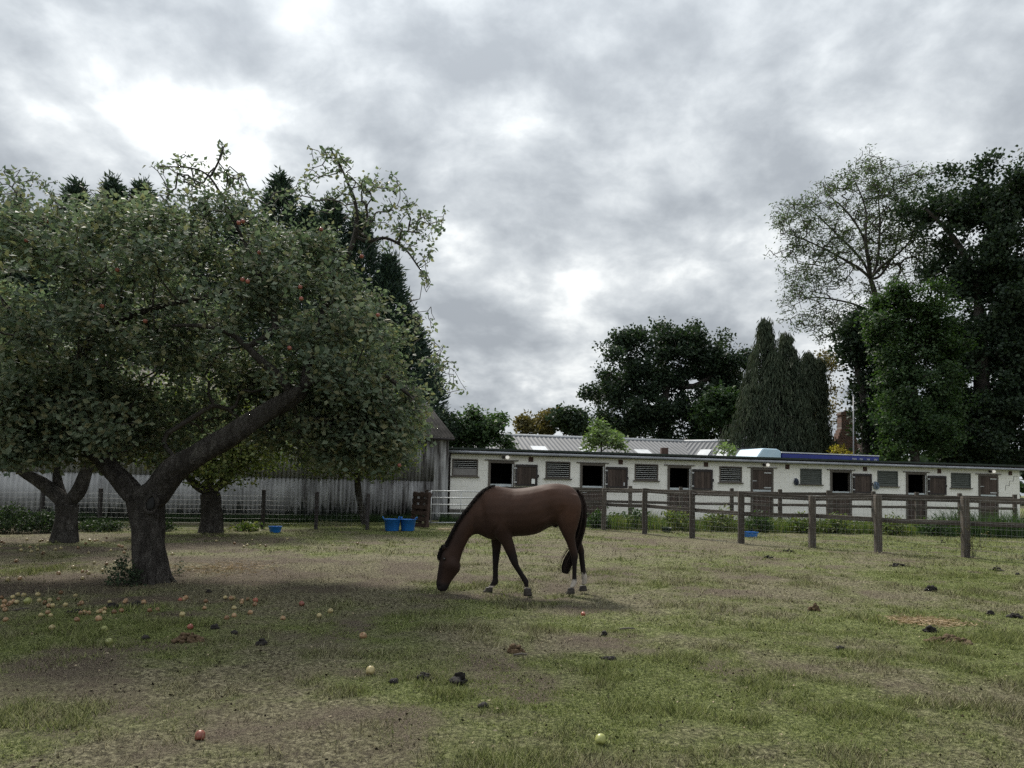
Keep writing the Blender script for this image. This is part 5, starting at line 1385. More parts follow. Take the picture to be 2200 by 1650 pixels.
# leaves proper: dense in the body of the crown, a few on each sprig of the open top
sk2 = Skeleton(); 
for k, (pts, rads, par) in enumerate(limbs):
    if k in (3, 7, 9, 10, 11): sk2.path(pts, rads, -1, 4)
n0 = len(sk2.pos)
stips = sk2.grow(sprig, 0.10, 0.10, 0.10); sk2.finish(0.0052)
me_ = sk2.twig_mesh('top_branches', abase, 0, 4)
obj('branches', me_, M['twig'], apple)
pos = np.array(sk.pos); dens = pos[tips]
Vs, Fs, off = [], [], 0
def addl(V, F):
    global off
    Vs.append(V); Fs.append(F + off); off += len(V)
rad_ = np.array(sk.rad); tw_all = pos[(rad_ <= 0) & (np.array(sk.r) < 0.012)]
cc = dens.mean(0) - abase + np.array([0, .3, -.5])
addl(*clump_leaves(dens - abase, 17, 0.115, 0.088, 0.029, 0.1, 0.15, centre=cc))
sel = tw_all[rng.choice(len(tw_all), min(len(tw_all), 7000), replace=False)]
addl(*clump_leaves(sel - abase, 4, 0.08, 0.086, 0.028, 0.1, 0.15, centre=cc))
p2 = np.array(sk2.pos)[n0:]
addl(*clump_leaves(np.array(sk2.pos)[stips] - abase, 5, 0.036, 0.074, 0.022, 0.1, 0.1))
addl(*clump_leaves(p2[rng.random(len(p2)) < 0.45] - abase, 1, 0.03, 0.066, 0.020, 0.1, 0.1))
cr_o = [o for o in apple.children if o.name.startswith('crown')][0]
cr_o.data = mesh_np('crown', np.concatenate(Vs), np.concatenate(Fs)); cr_o.data.materials.append(M['leaf_apple'])
# shade of a hole in the fork, and the shelf fungus on the left limb
def blob_mesh(name, r, seed, amp=0.25, sc=(1, 1, 1), flat=None, sub=2):
    me_ = bpy.data.meshes.new(name); bm = bmesh.new(); bmesh.ops.create_icosphere(bm, subdivisions=sub, radius=r)
    for w in bm.verts:
        n = float(vnoise(np.array([w.co.x / r * 1.7 + seed * 7.3 + 50]), np.array([w.co.y / r * 1.7 + w.co.z / r * 1.3 + 50]), seed)[0]) - 0.5
        if sub > 2: n += 0.5 * (float(vnoise(np.array([w.co.x / r * 5 + seed + 90]), np.array([w.co.y / r * 5 + w.co.z / r * 4.1 + 50]), seed + 3)[0]) - 0.5)
        w.co *= 1 + amp * 2 * n; w.co.x *= sc[0]; w.co.y *= sc[1]; w.co.z *= sc[2]
        if flat is not None and w.co.z < flat: w.co.z = flat
    bm.to_mesh(me_); bm.free(); me_.polygons.foreach_set('use_smooth', np.ones(len(me_.polygons), dtype=bool))
    return me_
hc = P(324, 1083, Y0 - 0.31) - abase
o = obj('hollow_shade', blob_mesh('hollow_shade', 0.075, 3, 0.1, (0.75, 0.35, 1.25)), M['rubber'], apple, tuple(hc), (0, 0.2, 0))  # solid black blob stands in for the dark inside the hole
ring = MB(); ring.ring_tube([(0.085 * math.cos(a), -0.012 * math.sin(2 * a), 0.125 * math.sin(a)) for a in np.linspace(0, 2 * math.pi, 19)], [0.026 + .007 * math.sin(3 * a) for a in np.linspace(0, 2 * math.pi, 19)], 8, False)
obj('bark_lip', ring.mesh('bark_lip', True), M['bark'], apple, tuple(hc + np.array([0, 0.012, 0])), (0, 0.2, 0))
o = obj('bracket_fungus', blob_mesh('bracket_fungus', 0.12, 5, 0.12, (1.0, 0.7, 0.30)), M['fungus'], apple, tuple(P(132, 879, Y0 - 0.36) - abase)); o['label'] = 'orange shelf fungus on the left limb'
# buttress roots at the foot
mb = MB()
for k, a in enumerate((-2.6, -1.9, -1.1, -0.3, 0.5, 2.2, 3.3)):
    c_, s_ = math.cos(a), math.sin(a)
    limb_mesh(mb, [(0.12 * c_, 0.12 * s_, 0.40), (0.17 * c_, 0.17 * s_, 0.2), (0.23 * c_, 0.23 * s_, 0.04), (0.34 * c_, 0.34 * s_, -0.07)], [0.05, 0.06, 0.055, 0.03], 10, 0.12, seed=k + 30)
obj('roots', mb.mesh('roots', True), M['bark'], apple)

# --- the two apple trees behind it
Y1 = float(G(140, 1163)[1]); b1 = G(140, 1163)
def q1(x, y, dy=0): return P(x, y, Y1 + dy)
s1 = lambda n: px_size(n, Y1)
bl = [pxblob(60, 880, 190, 110, Y1, 2.3), pxblob(230, 880, 130, 100, Y1 + .3, 2.0), pxblob(-80, 860, 140, 120, Y1, 2), pxblob(60, 780, 200, 100, Y1, 2.0), pxblob(10, 985, 60, 30, Y1 - .3, .8, .5), pxblob(190, 975, 60, 35, Y1 + .3, .8, .5)]
T1 = in_blobs(bl, 900)
build_tree('apple_tree', 'smaller forked apple tree behind the big one near the left edge', 'tree', (b1[0], b1[1]),
           [([np.array([b1[0], b1[1], -.06]), q1(142, 1130), q1(143, 1105), q1(143, 1085)], [s1(30), s1(24), s1(22), s1(24)], None),
            ([q1(118, 1060), q1(85, 1035), q1(50, 1015), q1(20, 985), q1(-10, 950)], [s1(16), s1(13), s1(10), s1(8), s1(6)], 0),
            ([q1(165, 1060), q1(180, 1025), q1(195, 985), q1(210, 930)], [s1(15), s1(13), s1(11), s1(8)], 0),
            ([q1(125, 1040, .2), q1(122, 1000, .3), q1(110, 950, .3), q1(90, 880, .3)], [s1(10), s1(8), s1(7), s1(5)], 0)],
           T1, 14, 0.15, 0.085, 0.028, M['leaf_apple'], M['bark'], 'apple trees in the paddock', 0.18, 0.35, 0.006, twig_leaves=1200)
b2 = G(455, 1143); Y2 = float(b2[1])
def q2(x, y, dy=0): return P(x, y, Y2 + dy)
s2 = lambda n: px_size(n, Y2)
bl = [pxblob(440, 960, 120, 80, Y2 - .3, 2.0), pxblob(530, 950, 110, 75, Y2, 1.8), pxblob(380, 940, 110, 80, Y2, 1.8), pxblob(620, 920, 80, 60, Y2, 1.5), pxblob(480, 1020, 70, 32, Y2 - .8, 1.0, .7), pxblob(440, 880, 160, 90, Y2, 2)]
T2 = in_blobs(bl, 1000)
build_tree('apple_tree', 'leafy yellow-green apple tree by the barn seen under the leaning limb', 'tree', (b2[0], b2[1]),
           [([np.array([b2[0], b2[1], -.06]), q2(455, 1115), q2(453, 1085), q2(450, 1060)], [s2(28), s2(23), s2(22), s2(20)], None),
            ([q2(425, 1045), q2(400, 1020), q2(380, 990)], [s2(9), s2(7), s2(5)], 0), ([q2(475, 1040), q2(510, 1000), q2(545, 960)], [s2(9), s2(7), s2(5)], 0), ([q2(450, 1020), q2(452, 970), q2(460, 920)], [s2(10), s2(8), s2(5)], 0)],
           T2, 13, 0.17, 0.095, 0.032, M['leaf_apple_b'], M['bark'], 'apple trees in the paddock', 0.18, 0.4, 0.006, twig_leaves=1200)
# fourth, seen only as hanging boughs right of the trunk row
b3 = P(770, 1100, 24.3); Y3 = 24.3
bl = [pxblob(690, 960, 100, 62, Y3, 1.8), pxblob(800, 960, 100, 70, Y3, 1.8), pxblob(740, 880, 160, 80, Y3, 2.2), pxblob(850, 920, 50, 80, Y3, 1.2)]
T3 = in_blobs(bl, 900)
build_tree('apple_tree', 'apple tree boughs drooping in front of the dark streaked barn wall', 'tree', (b3[0], 25.6),
           [([np.array([b3[0], 25.6, -.06]), P(770, 1060, 25.4), P(768, 1010, 24.9), P(765, 960, 24.5)], [.13, .11, .10, .08], None)],
           T3, 13, 0.20, 0.11, 0.036, M['leaf_apple_b'], M['bark'], 'apple trees in the paddock', 0.18, 0.45, 0.007, twig_leaves=700)

# --- suckers and ivy at the foot of the big tree
def bushy(name, label, cat, px, py, rx, ry, n, L, W, mat, d=None, group=None, ryd=None, per=6, up=.3):
    g = G(px, py) if d is None else P(px, py, d); Yb = float(g[1]); g = np.array([g[0], g[1], 0])
    t = thing(name, label, cat, tuple(g), 0, group)
    R1_, H1 = px_size(rx, Yb), px_size(ry, Yb); D1 = ryd or R1_ * .8
    a = rng.random(n) * 6.283; rr = np.sqrt(rng.random(n)); h = rng.random(n) ** 0.8
    tip_ = np.stack([np.cos(a) * rr * R1_ * (1 - .35 * h), np.sin(a) * rr * D1 * (1 - .35 * h), h * H1 * (0.55 + .45 * (1 - rr ** 2))], -1)
    foot = tip_ * np.array([.35, .35, 0]) + np.array([0, 0, -0.03])
    midp = (foot + tip_) / 2 + rng.normal(size=(n, 3)) * 0.04
    V1, F1 = tubes(np.concatenate([foot, midp]), np.concatenate([midp, tip_]), np.full(2 * n, W * .14), np.full(2 * n, W * .08), 3)
    obj('stems', mesh_np('stems', V1, F1), M['twig'], t)
    pts = np.concatenate([tip_, midp + (tip_ - midp) * rng.random((n, 1))])
    V, F = clump_leaves(pts, per, L * 1.1, L, W, up)
    V[:, 2] = np.maximum(V[:, 2], 0.005)
    obj('leaves', mesh_np('leaves', V, F), mat, t)
    return t
bushy('sucker_shrub', 'dark leafy suckers at the left foot of the big apple tree', 'shrub', 262, 1258, 46, 60, 60, 0.04, 0.012, M['leaf_ivy'], per=6)
bushy('sucker_shoot', 'thin leafy shoot at the right foot of the big apple tree', 'plant', 383, 1235, 10, 40, 12, 0.035, 0.011, M['leaf_ivy'], per=3)
for k, (x, y, rx, ry) in enumerate(((20, 1143, 60, 60), (95, 1142, 50, 45), (215, 1140, 60, 24), (330, 1140, 45, 20))):
    bushy('bramble_clump', ['tallest dark bramble clump at the barn foot, at the far left edge', 'dark bramble clump just left of the smaller apple trunk', 'low dark weeds between the smaller and the big apple trunk', 'low dark weeds at the barn foot right of the big trunk'][k], 'weeds', x, y, rx, ry, 130, 0.065, 0.02, M['leaf_ivy'], per=7, ryd=0.6)
bushy('barn_weeds', 'pale green weeds by the left stake of the wire fence', 'weeds', 530, 1141, 28, 14, 40, 0.09, 0.03, M['weed'], per=5)

# --- conifer hedge behind the barn
def conifer(label, px, ytop, d, rad, group, seed, name='conifer_tree', mat='leaf_conifer', n=2600):
    top = P(px, ytop, d); H = float(top[2]); base = np.array([top[0], top[1], 0])
    t = thing(name, label, 'tree', tuple(base), 0, group)
    mb = MB(); limb_mesh(mb, [(0, 0, -.1), (0, 0, H * .3), (0.05, 0, H * .7), (0, 0, H * .97)], [0.28, 0.22, 0.12, 0.02], 8, 0.1, seed=seed)
    obj('trunk', mb.mesh('trunk', True), M['bark_far'], t)
    u = rng.random(n) ** 0.75; z = H * (0.10 + 0.90 * u)
    prof = rad * np.clip((1 - u) * 2.1, 0.015, 1.0) ** 0.85 * (0.75 + 0.5 * vnoise(u * 9, np.full(n, seed * 1.7), seed))
    a = rng.random(n) * 6.283; rr = prof * (0.35 + 0.65 * rng.random(n) ** 0.5)
    tip_ = np.stack([np.cos(a) * rr, np.sin(a) * rr, z], -1); out = np.stack([np.cos(a), np.sin(a), np.full(n, 0.75)], -1)
    # branch stems
    k = n // 4; V, F = tubes(np.stack([np.zeros(k), np.zeros(k), z[:k] - rr[:k] * .5], -1), tip_[:k], np.full(k, .02), np.full(k, .008), 3)
    obj('branches', mesh_np('branches', V, F), M['bark_far'], t)
    per = 9; c = np.repeat(tip_, per, 0) + rng.normal(size=(n * per, 3)) * np.array([.16, .16, .22]); o_ = np.repeat(out, per, 0) + rng.normal(size=(n * per, 3)) * 0.45
    V, F = leaves(c, o_, 0.34 * (0.6 + .8 * rng.random(n * per)), 0.045)
    # pointed leading shoots
    m = 70; zc = H - rng.random(m) * 1.6; c = np.stack([rng.normal(size=m) * .10 * (H - zc + .1), rng.normal(size=m) * .1 * (H - zc + .1), zc], -1)
    V2, F2 = leaves(c, rng.normal(size=(m, 3)) * 0.45 + np.array([0.25, 0, 1.0]), 0.42, 0.05)
    obj('crown', mesh_np('crown', np.concatenate([V, V2]), np.concatenate([F, F2 + len(V)])), M[mat], t)
    return t
con = [(-90, 430, 37), (30, 445, 38), (95, 470, 39), (165, 402, 38), (243, 398, 37.5), (306, 404, 38.5), (372, 455, 39), (440, 470, 38), (520, 450, 39), (602, 385, 38), (662, 455, 39), (715, 440, 38), (775, 470, 38.5), (835, 560, 38), (880, 690, 38.5)]
lab = ['conifer of the hedge, partly out of the picture at the left edge', 'conifer in the hedge behind the apple crown nearest the left edge', 'shorter conifer left of the first pointed top', 'first clearly pointed conifer top from the left', 'second pointed conifer top, leaning slightly', 'third pointed conifer top with a feathery tip',
       'low conifer top hidden behind the apple sprigs', 'low conifer top left of the tall middle one', 'conifer just left of the tallest pointed top', 'tallest pointed conifer top, in the middle behind the apple crown', 'conifer just right of the tallest pointed top', 'dark conifer directly behind the bare upper apple limb, left of its fork', 'broad dark conifer behind the fork of the bare upper apple limb', 'conifer second from the right end of the hedge', 'last and lowest conifer at the right end of the hedge']
for k, ((x, y, d), l) in enumerate(zip(con, lab)):
    conifer(l, x, y, d + 1.0, (2.5 if k < 13 else 2.3) * (1.0 if k not in (14,) else 0.85), 'conifer hedge behind the barn', k, n=1350)

# --- trees beyond the stables
def far_tree(name, label, px, d, trunk, blobs, n, per, L, W, mat, r0=0.35, spread=0.35, twig=0, alpha=0.2, step=0.9, tip=0.012, limbs=(), group='trees beyond the stables', droop=0.0, twl=0, flat=.8, tsides=3, bark='bark_far', clump=None):
    base = P(px, 1000, d)
    pts = [np.array([base[0], base[1], -.2])] + [P(x, y, d) for x, y in trunk]
    rr = list(np.linspace(r0, r0 * .45, len(pts)))
    lim = [(pts, rr, None)] + [([P(x, y, d + dy) for x, y, dy in l], list(np.linspace(ra, ra * .3, len(l))), par) for l, ra, par in limbs]
    BL = [pxblob(*b[:4], d + (b[6] if len(b) > 6 else 0), b[4], b[5]) for b in blobs]
    T = np.concatenate([clumped(BL, max(6, n // 9), int(n * .8), px_size(17, d) if clump is None else clump), in_blobs(BL, int(n * .2))])
    return build_tree(name, label, 'tree', (base[0], base[1]), lim, T, per, spread, L, W, M[mat], M[bark], group, alpha, step, tip, sides=8, droop=droop, twig_leaves=twl, flat=flat, twigsides=tsides)
far_tree('oak_tree', 'broad dark oak behind the grey roof, left of the weeping conifers', 1420, 64, [(1425, 900), (1430, 850), (1440, 800)],
         [(1320, 800, 55, 80, 3.0, 1), (1420, 770, 80, 70, 3.5, 1), (1520, 760, 75, 55, 3.2, 1), (1570, 800, 50, 50, 2.5, .9), (1290, 870, 42, 55, 2.5, .9), (1400, 870, 90, 70, 3.5, 1), (1500, 855, 60, 60, 3, .9), (1450, 725, 60, 28, 2.4, .8), (1360, 735, 40, 26, 2, .8), (1545, 725, 45, 22, 2, .8), (1540, 890, 60, 55, 3, .9), (1440, 925, 120, 40, 3, 1.3), (1350, 900, 70, 50, 3, 1.1), (1560, 860, 50, 60, 3, 1.0)],
         1400, 44, 0.25, 0.095, 'leaf_oak', 0.5, 0.36, limbs=(([(1390, 850, 0), (1340, 820, 0), (1300, 800, 0)], .25, 0), ([(1490, 830, 0), (1540, 800, 0), (1580, 780, 0)], .25, 0)))
far_tree('small_tree', 'rounded green tree tucked between the dark oak and the weeping conifer', 1555, 58, [(1550, 900), (1548, 870)], [(1548, 885, 45, 45, 2.0, 1), (1545, 860, 30, 22, 1.5, 1)], 170, 26, 0.3, 0.11, 'leaf_green', 0.2, 0.35)
# tall half-bare ash
far_tree('ash_tree', 'tall thin-leaved ash with its branches showing against the sky', 1905, 56, [(1900, 800), (1890, 700), (1882, 640), (1870, 600)],
         [(1740, 460, 75, 55, 3.0, .9), (1860, 400, 90, 55, 3.5, .9), (1760, 560, 90, 75, 3.0, .8), (1880, 500, 110, 90, 3.5, .9), (1730, 650, 60, 60, 2.4, .7), (1960, 430, 80, 70, 3.0, .9), (1820, 700, 70, 50, 2.5, .6), (1960, 560, 70, 70, 3, .6), (1870, 355, 55, 20, 2.0, .6), (1700, 500, 45, 60, 2, .6), (1780, 700, 60, 45, 2.4, .7), (1850, 640, 50, 50, 2.4, .6)],
         3300, 7, 0.24, 0.036, 'leaf_ash', 0.36, 0.22, alpha=0.0, step=0.8, tip=0.021, droop=.35, tsides=4, clump=0.7,
         limbs=(([(1868, 560, 0), (1850, 500, 0), (1815, 450, 0), (1780, 420, 0)], .11, 0), ([(1885, 560, .5), (1890, 480, .5), (1885, 400, .5)], .11, 0), ([(1850, 580, 0), (1800, 550, 0), (1740, 520, 0), (1690, 500, 0)], .11, 0), ([(1892, 575, 0), (1945, 530, 0), (1985, 470, 0)], .11, 0), ([(1860, 520, -.8), (1860, 450, -1.2), (1835, 385, -1.5)], .10, 0), ([(1852, 560, .5), (1795, 500, 1.5), (1730, 440, 1.5)], .10, 0), ([(1893, 590, .3), (1922, 540, 1), (1935, 460, 1)], .10, 0), ([(1870, 668, 0), (1830, 652, 0), (1770, 640, 0), (1720, 640, 0)], .10, 0), ([(1882, 722, 0), (1845, 708, 0), (1790, 715, 0)], .16, 0)))
far_tree('oak_tree', 'huge dark oak filling the right edge of the picture', 2110, 50, [(2110, 850), (2105, 720), (2100, 600)],
         [(2080, 420, 110, 65, 3.4, 1), (2170, 430, 90, 70, 3.4, 1), (2010, 470, 80, 50, 2.6, .6), (2130, 540, 130, 80, 4.0, 1), (2060, 600, 80, 60, 3.0, .9), (2200, 600, 120, 120, 4, 1), (2130, 680, 140, 90, 4.5, 1), (2180, 800, 150, 120, 4.5, 1), (2090, 800, 100, 110, 4.0, 1), (2160, 920, 150, 90, 4.5, 1), (2060, 920, 80, 80, 3.5, 1), (2300, 750, 150, 250, 4.5, .9), (2060, 365, 40, 18, 2, .8), (2140, 380, 50, 24, 2, .8), (2190, 900, 90, 110, 3, 1.3), (2100, 960, 110, 50, 3, 1.3), (2230, 700, 90, 120, 3, 1.3)],
         3000, 46, 0.24, 0.09, 'leaf_oak', 0.6, 0.36, limbs=(([(2080, 560, 0), (2040, 500, 0), (1990, 450, 0)], .25, 0), ([(2120, 540, 0), (2130, 450, 0), (2110, 390, 0)], .28, 0), ([(2140, 560, 0), (2190, 480, 0)], .25, 0)))
far_tree('hornbeam_tree', 'fresh green tree in front of the dark oak above the stable roof', 1965, 46, [(1965, 900), (1962, 800), (1958, 720)],
         [(1960, 660, 70, 55, 2.2, 1), (1925, 740, 45, 60, 1.8, .9), (1985, 760, 70, 70, 2.4, 1), (1955, 850, 65, 70, 2.2, 1), (1920, 930, 45, 55, 1.8, .9), (1985, 930, 75, 60, 2.4, 1), (2040, 840, 40, 80, 1.8, .8), (1930, 640, 50, 25, 1.6, .8), (1895, 985, 30, 20, 1.2, .6), (1905, 800, 30, 40, 1.4, .9), (2000, 690, 60, 45, 2, .9), (1890, 690, 25, 40, 1.2, .7), (2030, 740, 40, 50, 1.8, .9)],
         1150, 40, 0.19, 0.068, 'leaf_green', 0.3, 0.30, droop=.2)
far_tree('ivy_clad_tree', 'dark ivy-clad trunk between the weeping conifers and the green tree', 1862, 52, [(1858, 880), (1842, 790), (1822, 720)],
         [(1840, 750, 30, 52, 1.4, 1), (1872, 850, 30, 70, 1.6, 1), (1878, 930, 34, 60, 1.6, 1), (1822, 700, 26, 34, 1.4, 1), (1900, 800, 30, 80, 1.6, .8), (1868, 720, 40, 45, 1.6, .9), (1790, 735, 24, 22, 1.2, .7)], 460, 34, 0.26, 0.10, 'leaf_oak', 0.35, 0.35)
def weeping(label, px, d, ybot, leads, seed):
    """one tree with several leaders; leads: (photo x, photo y of the tip, half width in px, depth offset, sprays)"""
    c0 = P(px, 900, d); base = np.array([c0[0], c0[1], 0])
    t = thing('weeping_conifer', label, 'tree', tuple(base), 0, 'weeping conifers beyond the stables')
    bot = max(0.3, float(P(px, ybot, d)[2])); mb = MB(); VB, FB, VL, FL = [], [], [], []; nb = nl = 0
    for j, (lx, ly, half, dy, n) in enumerate(leads):
        top = P(lx, ly, d + dy) - base; H = float(top[2])
        limb_mesh(mb, [(top[0] * .3, top[1] * .3, -.1), (top[0] * .8, top[1] * .8, H * .35), (top[0], top[1], H * .75), (top[0], top[1], H)], [0.2, 0.16, 0.08, 0.02], 8, 0.1, seed=seed + j)
        R0 = px_size(half, d)
        u = rng.random(n) ** 0.85; a = rng.random(n) * 6.283
        prof = R0 * (0.05 + 0.95 * (1 - u) ** 0.9) * (0.35 + 1.1 * vnoise(a * 1.3 + 3, u * 8 + seed + j, seed + j))
        z0 = bot + (H - bot) * u; ln = (0.7 + 2.4 * rng.random(n)) * (0.3 + .7 * (1 - u))
        rr = prof * (0.45 + .55 * rng.random(n) ** .5); ctr = np.array([top[0], top[1], 0])
        p0 = np.stack([np.cos(a) * rr * .2, np.sin(a) * rr * .2, z0 + .15 * rr], -1) + ctr; p1 = np.stack([np.cos(a) * rr, np.sin(a) * rr, z0], -1) + ctr
        k = n // 3; V, F = tubes(p0[:k], p1[:k], np.full(k, .03), np.full(k, .012), 3); VB.append(V); FB.append(F + nb); nb += len(V)
        per = 15; tt = rng.random((n * per, 1))
        c = np.repeat(p1, per, 0) + np.array([[0, 0, -1.0]]) * tt * np.repeat(ln, per)[:, None] + np.repeat(np.stack([np.cos(a), np.sin(a), np.zeros(n)], -1), per, 0) * (0.25 * np.sin(tt * 2.5)) + rng.normal(size=(n * per, 3)) * np.array([.085, .085, .1])
        dd = rng.normal(size=(n * per, 3)) * 0.25 + np.array([0, 0, -1.0])
        V, F = leaves(c, dd, 0.40 * (.6 + .8 * rng.random(n * per)), 0.034); VL.append(V); FL.append(F + nl); nl += len(V)
    obj('trunk', mb.mesh('trunk', True), M['bark_far'], t)
    obj('branches', mesh_np('branches', np.concatenate(VB), np.concatenate(FB)), M['bark_far'], t)
    obj('crown', mesh_np('crown', np.concatenate(VL), np.concatenate(FL)), M['leaf_weep'], t)
weeping('broad weeping conifer with several ragged leaders and drooping curtains behind the lorry', 1650, 50, 990, [(1612, 790, 62, .5, 420), (1643, 682, 78, 0, 800), (1664, 742, 60, -.8, 420), (1688, 712, 62, .8, 520), (1708, 760, 62, -.3, 420)], 1)
weeping('darker weeping conifer left of the brick chimney', 1742, 53, 990, [(1738, 752, 54, 0, 480), (1758, 765, 38, .6, 380)], 7)
far_tree('autumn_tree', 'yellowish half-bare tree between the weeping conifers and the ivy-clad trunk', 1775, 67, [(1775, 900), (1778, 830)], [(1778, 800, 34, 55, 1.8, 1), (1790, 870, 30, 50, 1.8, .9), (1760, 920, 35, 40, 1.8, .9)], 190, 12, 0.24, 0.08, 'leaf_autumn', 0.18, 0.3)
# low trees in the gap left of the oak
far_tree('autumn_tree', 'small ochre tree far off in the gap, on the left', 1130, 95, [(1130, 925)], [(1128, 916, 16, 18, 1.4, 1)], 60, 20, 0.42, 0.16, 'leaf_autumn', 0.16, 0.3, group='far trees in the gap')
far_tree('autumn_tree', 'broad ochre and green tree far off, in the middle of the gap', 1185, 95, [(1185, 925)], [(1175, 912, 26, 24, 1.9, 1), (1205, 908, 28, 22, 2, 1)], 130, 22, 0.42, 0.16, 'leaf_autumn', 0.2, 0.4, group='far trees in the gap')
far_tree('far_tree', 'dull green tree far off beside the big oak', 1240, 92, [(1240, 925)], [(1235, 910, 26, 27, 2, 1), (1215, 896, 30, 12, 1.6, 1), (1262, 925, 24, 18, 1.6, 1)], 150, 22, 0.42, 0.16, 'leaf_oak', 0.2, 0.4, group='far trees in the gap')
far_tree('laurel_bush', 'bushy green shrub rising behind the left end of the stable roof', 1035, 36.5, [(1035, 960), (1030, 920)], [(1005, 920, 32, 36, 1.2, 1), (1050, 925, 40, 38, 1.3, 1), (1085, 945, 26, 22, 1.0, .8), (1020, 890, 30, 16, 1, .7), (985, 945, 22, 24, 1, .8)], 260, 24, 0.17, 0.06, 'leaf_green', 0.12, 0.22, group='shrubs behind the stables')
far_tree('dark_shrub', 'dark shrub in the corner between barn and stables', 955, 35.5, [(957, 960)], [(950, 930, 28, 34, 1.0, 1), (940, 900, 22, 18, .9, .8)], 110, 22, 0.17, 0.06, 'leaf_oak', 0.08, 0.2, group='shrubs behind the stables')
far_tree('elder_shrub', 'pale green elder growing up in front of the grey barn roof', 1290, 38.0, [(1292, 970), (1290, 940)], [(1285, 922, 24, 16, .8, 1), (1300, 945, 36, 20, 1.0, 1), (1268, 955, 20, 12, .7, .7), (1330, 948, 14, 14, .6, .6)], 120, 14, 0.20, 0.05, 'leaf_elder', 0.06, 0.16, droop=.3, group='shrubs behind the stables')
far_tree('elder_shrub', 'few pale sprigs above the roof at the lorry side of the grey barn', 1553, 42.0, [(1555, 975)], [(1560, 966, 16, 10, .6, 1), (1548, 972, 10, 6, .5, .6)], 26, 10, 0.18, 0.05, 'leaf_elder', 0.04, 0.12, group='shrubs behind the stables')
far_tree('yellow_shrub', 'bright yellow shrub below the brick chimney', 1808, 50.0, [(1808, 985)], [(1808, 976, 18, 10, .7, 1)], 60, 18, 0.16, 0.05, 'leaf_yellow', 0.06, 0.14, group='shrubs behind the stables')
far_tree('laurel_bush', 'dark shrub mass in front of the brick house', 1765, 55.0, [(1765, 985)], [(1745, 965, 30, 24, 1.4, 1), (1772, 962, 18, 20, 1.2, 1), (1725, 975, 24, 18, 1.2, 1)], 180, 22, 0.22, 0.08, 'leaf_weep', 0.08, 0.26, group='shrubs behind the stables')
# the wood beyond
def woods():
    V_, F_, of = [], [], 0
    n = 2300
    x = rng.uniform(-110, 170, n); y = 112 + rng.normal(size=n) * 9; h = (5.0 + 4.0 * vnoise(x * .09, y * 0, 3)) * rng.random(n) ** .6
    h = np.where((x > 2) & (x < 14), h * .6, h)
    c = np.stack([x, y, h], -1); V, F = clump_leaves(c, 12, 0.9, 1.3, 0.5, .2); return mesh_np('distant_wood', V, F)
tag(obj('distant_wood', woods(), M['leaf_oak']), 'low dark band of woodland far behind the stables', 'woodland', kind='stuff')

# ------------------------------------------------------------------ weeds and long grass before the stables
def tall_grass(name, label, n, xr, yr, h, w, mat, kind='stuff'):
    x = rng.uniform(xr[0], xr[1], n); u = rng.random(n)
    y = np.interp(x, xr, [yr[0], yr[1]]) + u * yr[2]
    k = vnoise(x * 0.8, y * 1.5, 5); keep = rng.random(n) < np.clip(k * 1.5 - .1, 0.1, 1); x, y, k = x[keep], y[keep], k[keep]; m = len(x)
    H = h * (0.35 + .65 * rng.random(m)) * (0.45 + .8 * k); a = rng.random(m) * 6.283; ln = H * (0.1 + .5 * rng.random(m)); b_ = rng.random(m) * 6.283
    ww = w * (.6 + .8 * rng.random(m)); base = np.stack([x, y, np.zeros(m) - .01], -1); o_ = np.stack([np.cos(b_) * ww, np.sin(b_) * ww, np.zeros(m)], -1)
    mid = base + np.stack([np.cos(a) * ln * .25, np.sin(a) * ln * .25, H * .6], -1); tip = base + np.stack([np.cos(a) * ln, np.sin(a) * ln, H], -1)
    V = np.stack([base - o_, base + o_, mid + o_ * .7, mid - o_ * .7, tip], 1).reshape(-1, 3); i = np.arange(m)[:, None] * 5
    F = np.concatenate([i + [[0, 1, 2]], i + [[0, 2, 3]], i + [[3, 2, 4]]], 1).reshape(-1, 3)
    return tag(obj(name, mesh_np(name, V, F), mat), label, 'grass', kind=kind)
tall_grass('long_grass', 'long rough grass and weeds growing along the rail fence before the stables', 26000, (3.5, 22.0), (25.6, 27.4, 2.6), 0.62, 0.011, M['weed'])
tall_grass('lush_grass', 'tall lush green grass before the right end of the stables', 9000, (15.0, 27.0), (25.6, 28.0, 2.2), 1.0, 0.012, M['weed_dark'])
tall_grass('barn_foot_grass', 'dark grass along the foot of the corrugated barn', 14000, (-15.5, -3.4), (22.2, 27.8, 1.2), 0.34, 0.010, M['weed_dark'])
tall_grass('gate_grass', 'dark grass growing under the metal gate and rails', 7000, (-2.6, 4.2), (27.2, 26.6, 1.8), 0.40, 0.010, M['weed_dark'])
wl = [(1365, 1117, 34, 42, 'weed_dark', 'dark nettle clump between the second pair of fence posts'), (1455, 1112, 40, 46, 'weed', 'yellow-green weed clump before the third stable door'), (1545, 1114, 44, 48, 'weed', 'seeding weed clump left of the closed middle door'), (1630, 1116, 36, 42, 'weed_dark', 'dark weed clump below the closed middle door'),
      (1725, 1112, 30, 40, 'weed', 'pale weed clump right of the closed middle door'), (1800, 1112, 36, 42, 'weed', 'weed clump before the fifth stable door'), (1915, 1112, 40, 38, 'weed', 'weed clump right of the tall near fence post'), (2010, 1112, 44, 40, 'weed_dark', 'dark weed clump before the sixth stable door'), (1285, 1118, 26, 40, 'weed_dark', 'dark weeds just behind the horse tail'), (1330, 1098, 22, 26, 'weed_dark', 'dark nettles under the first fence rail')]
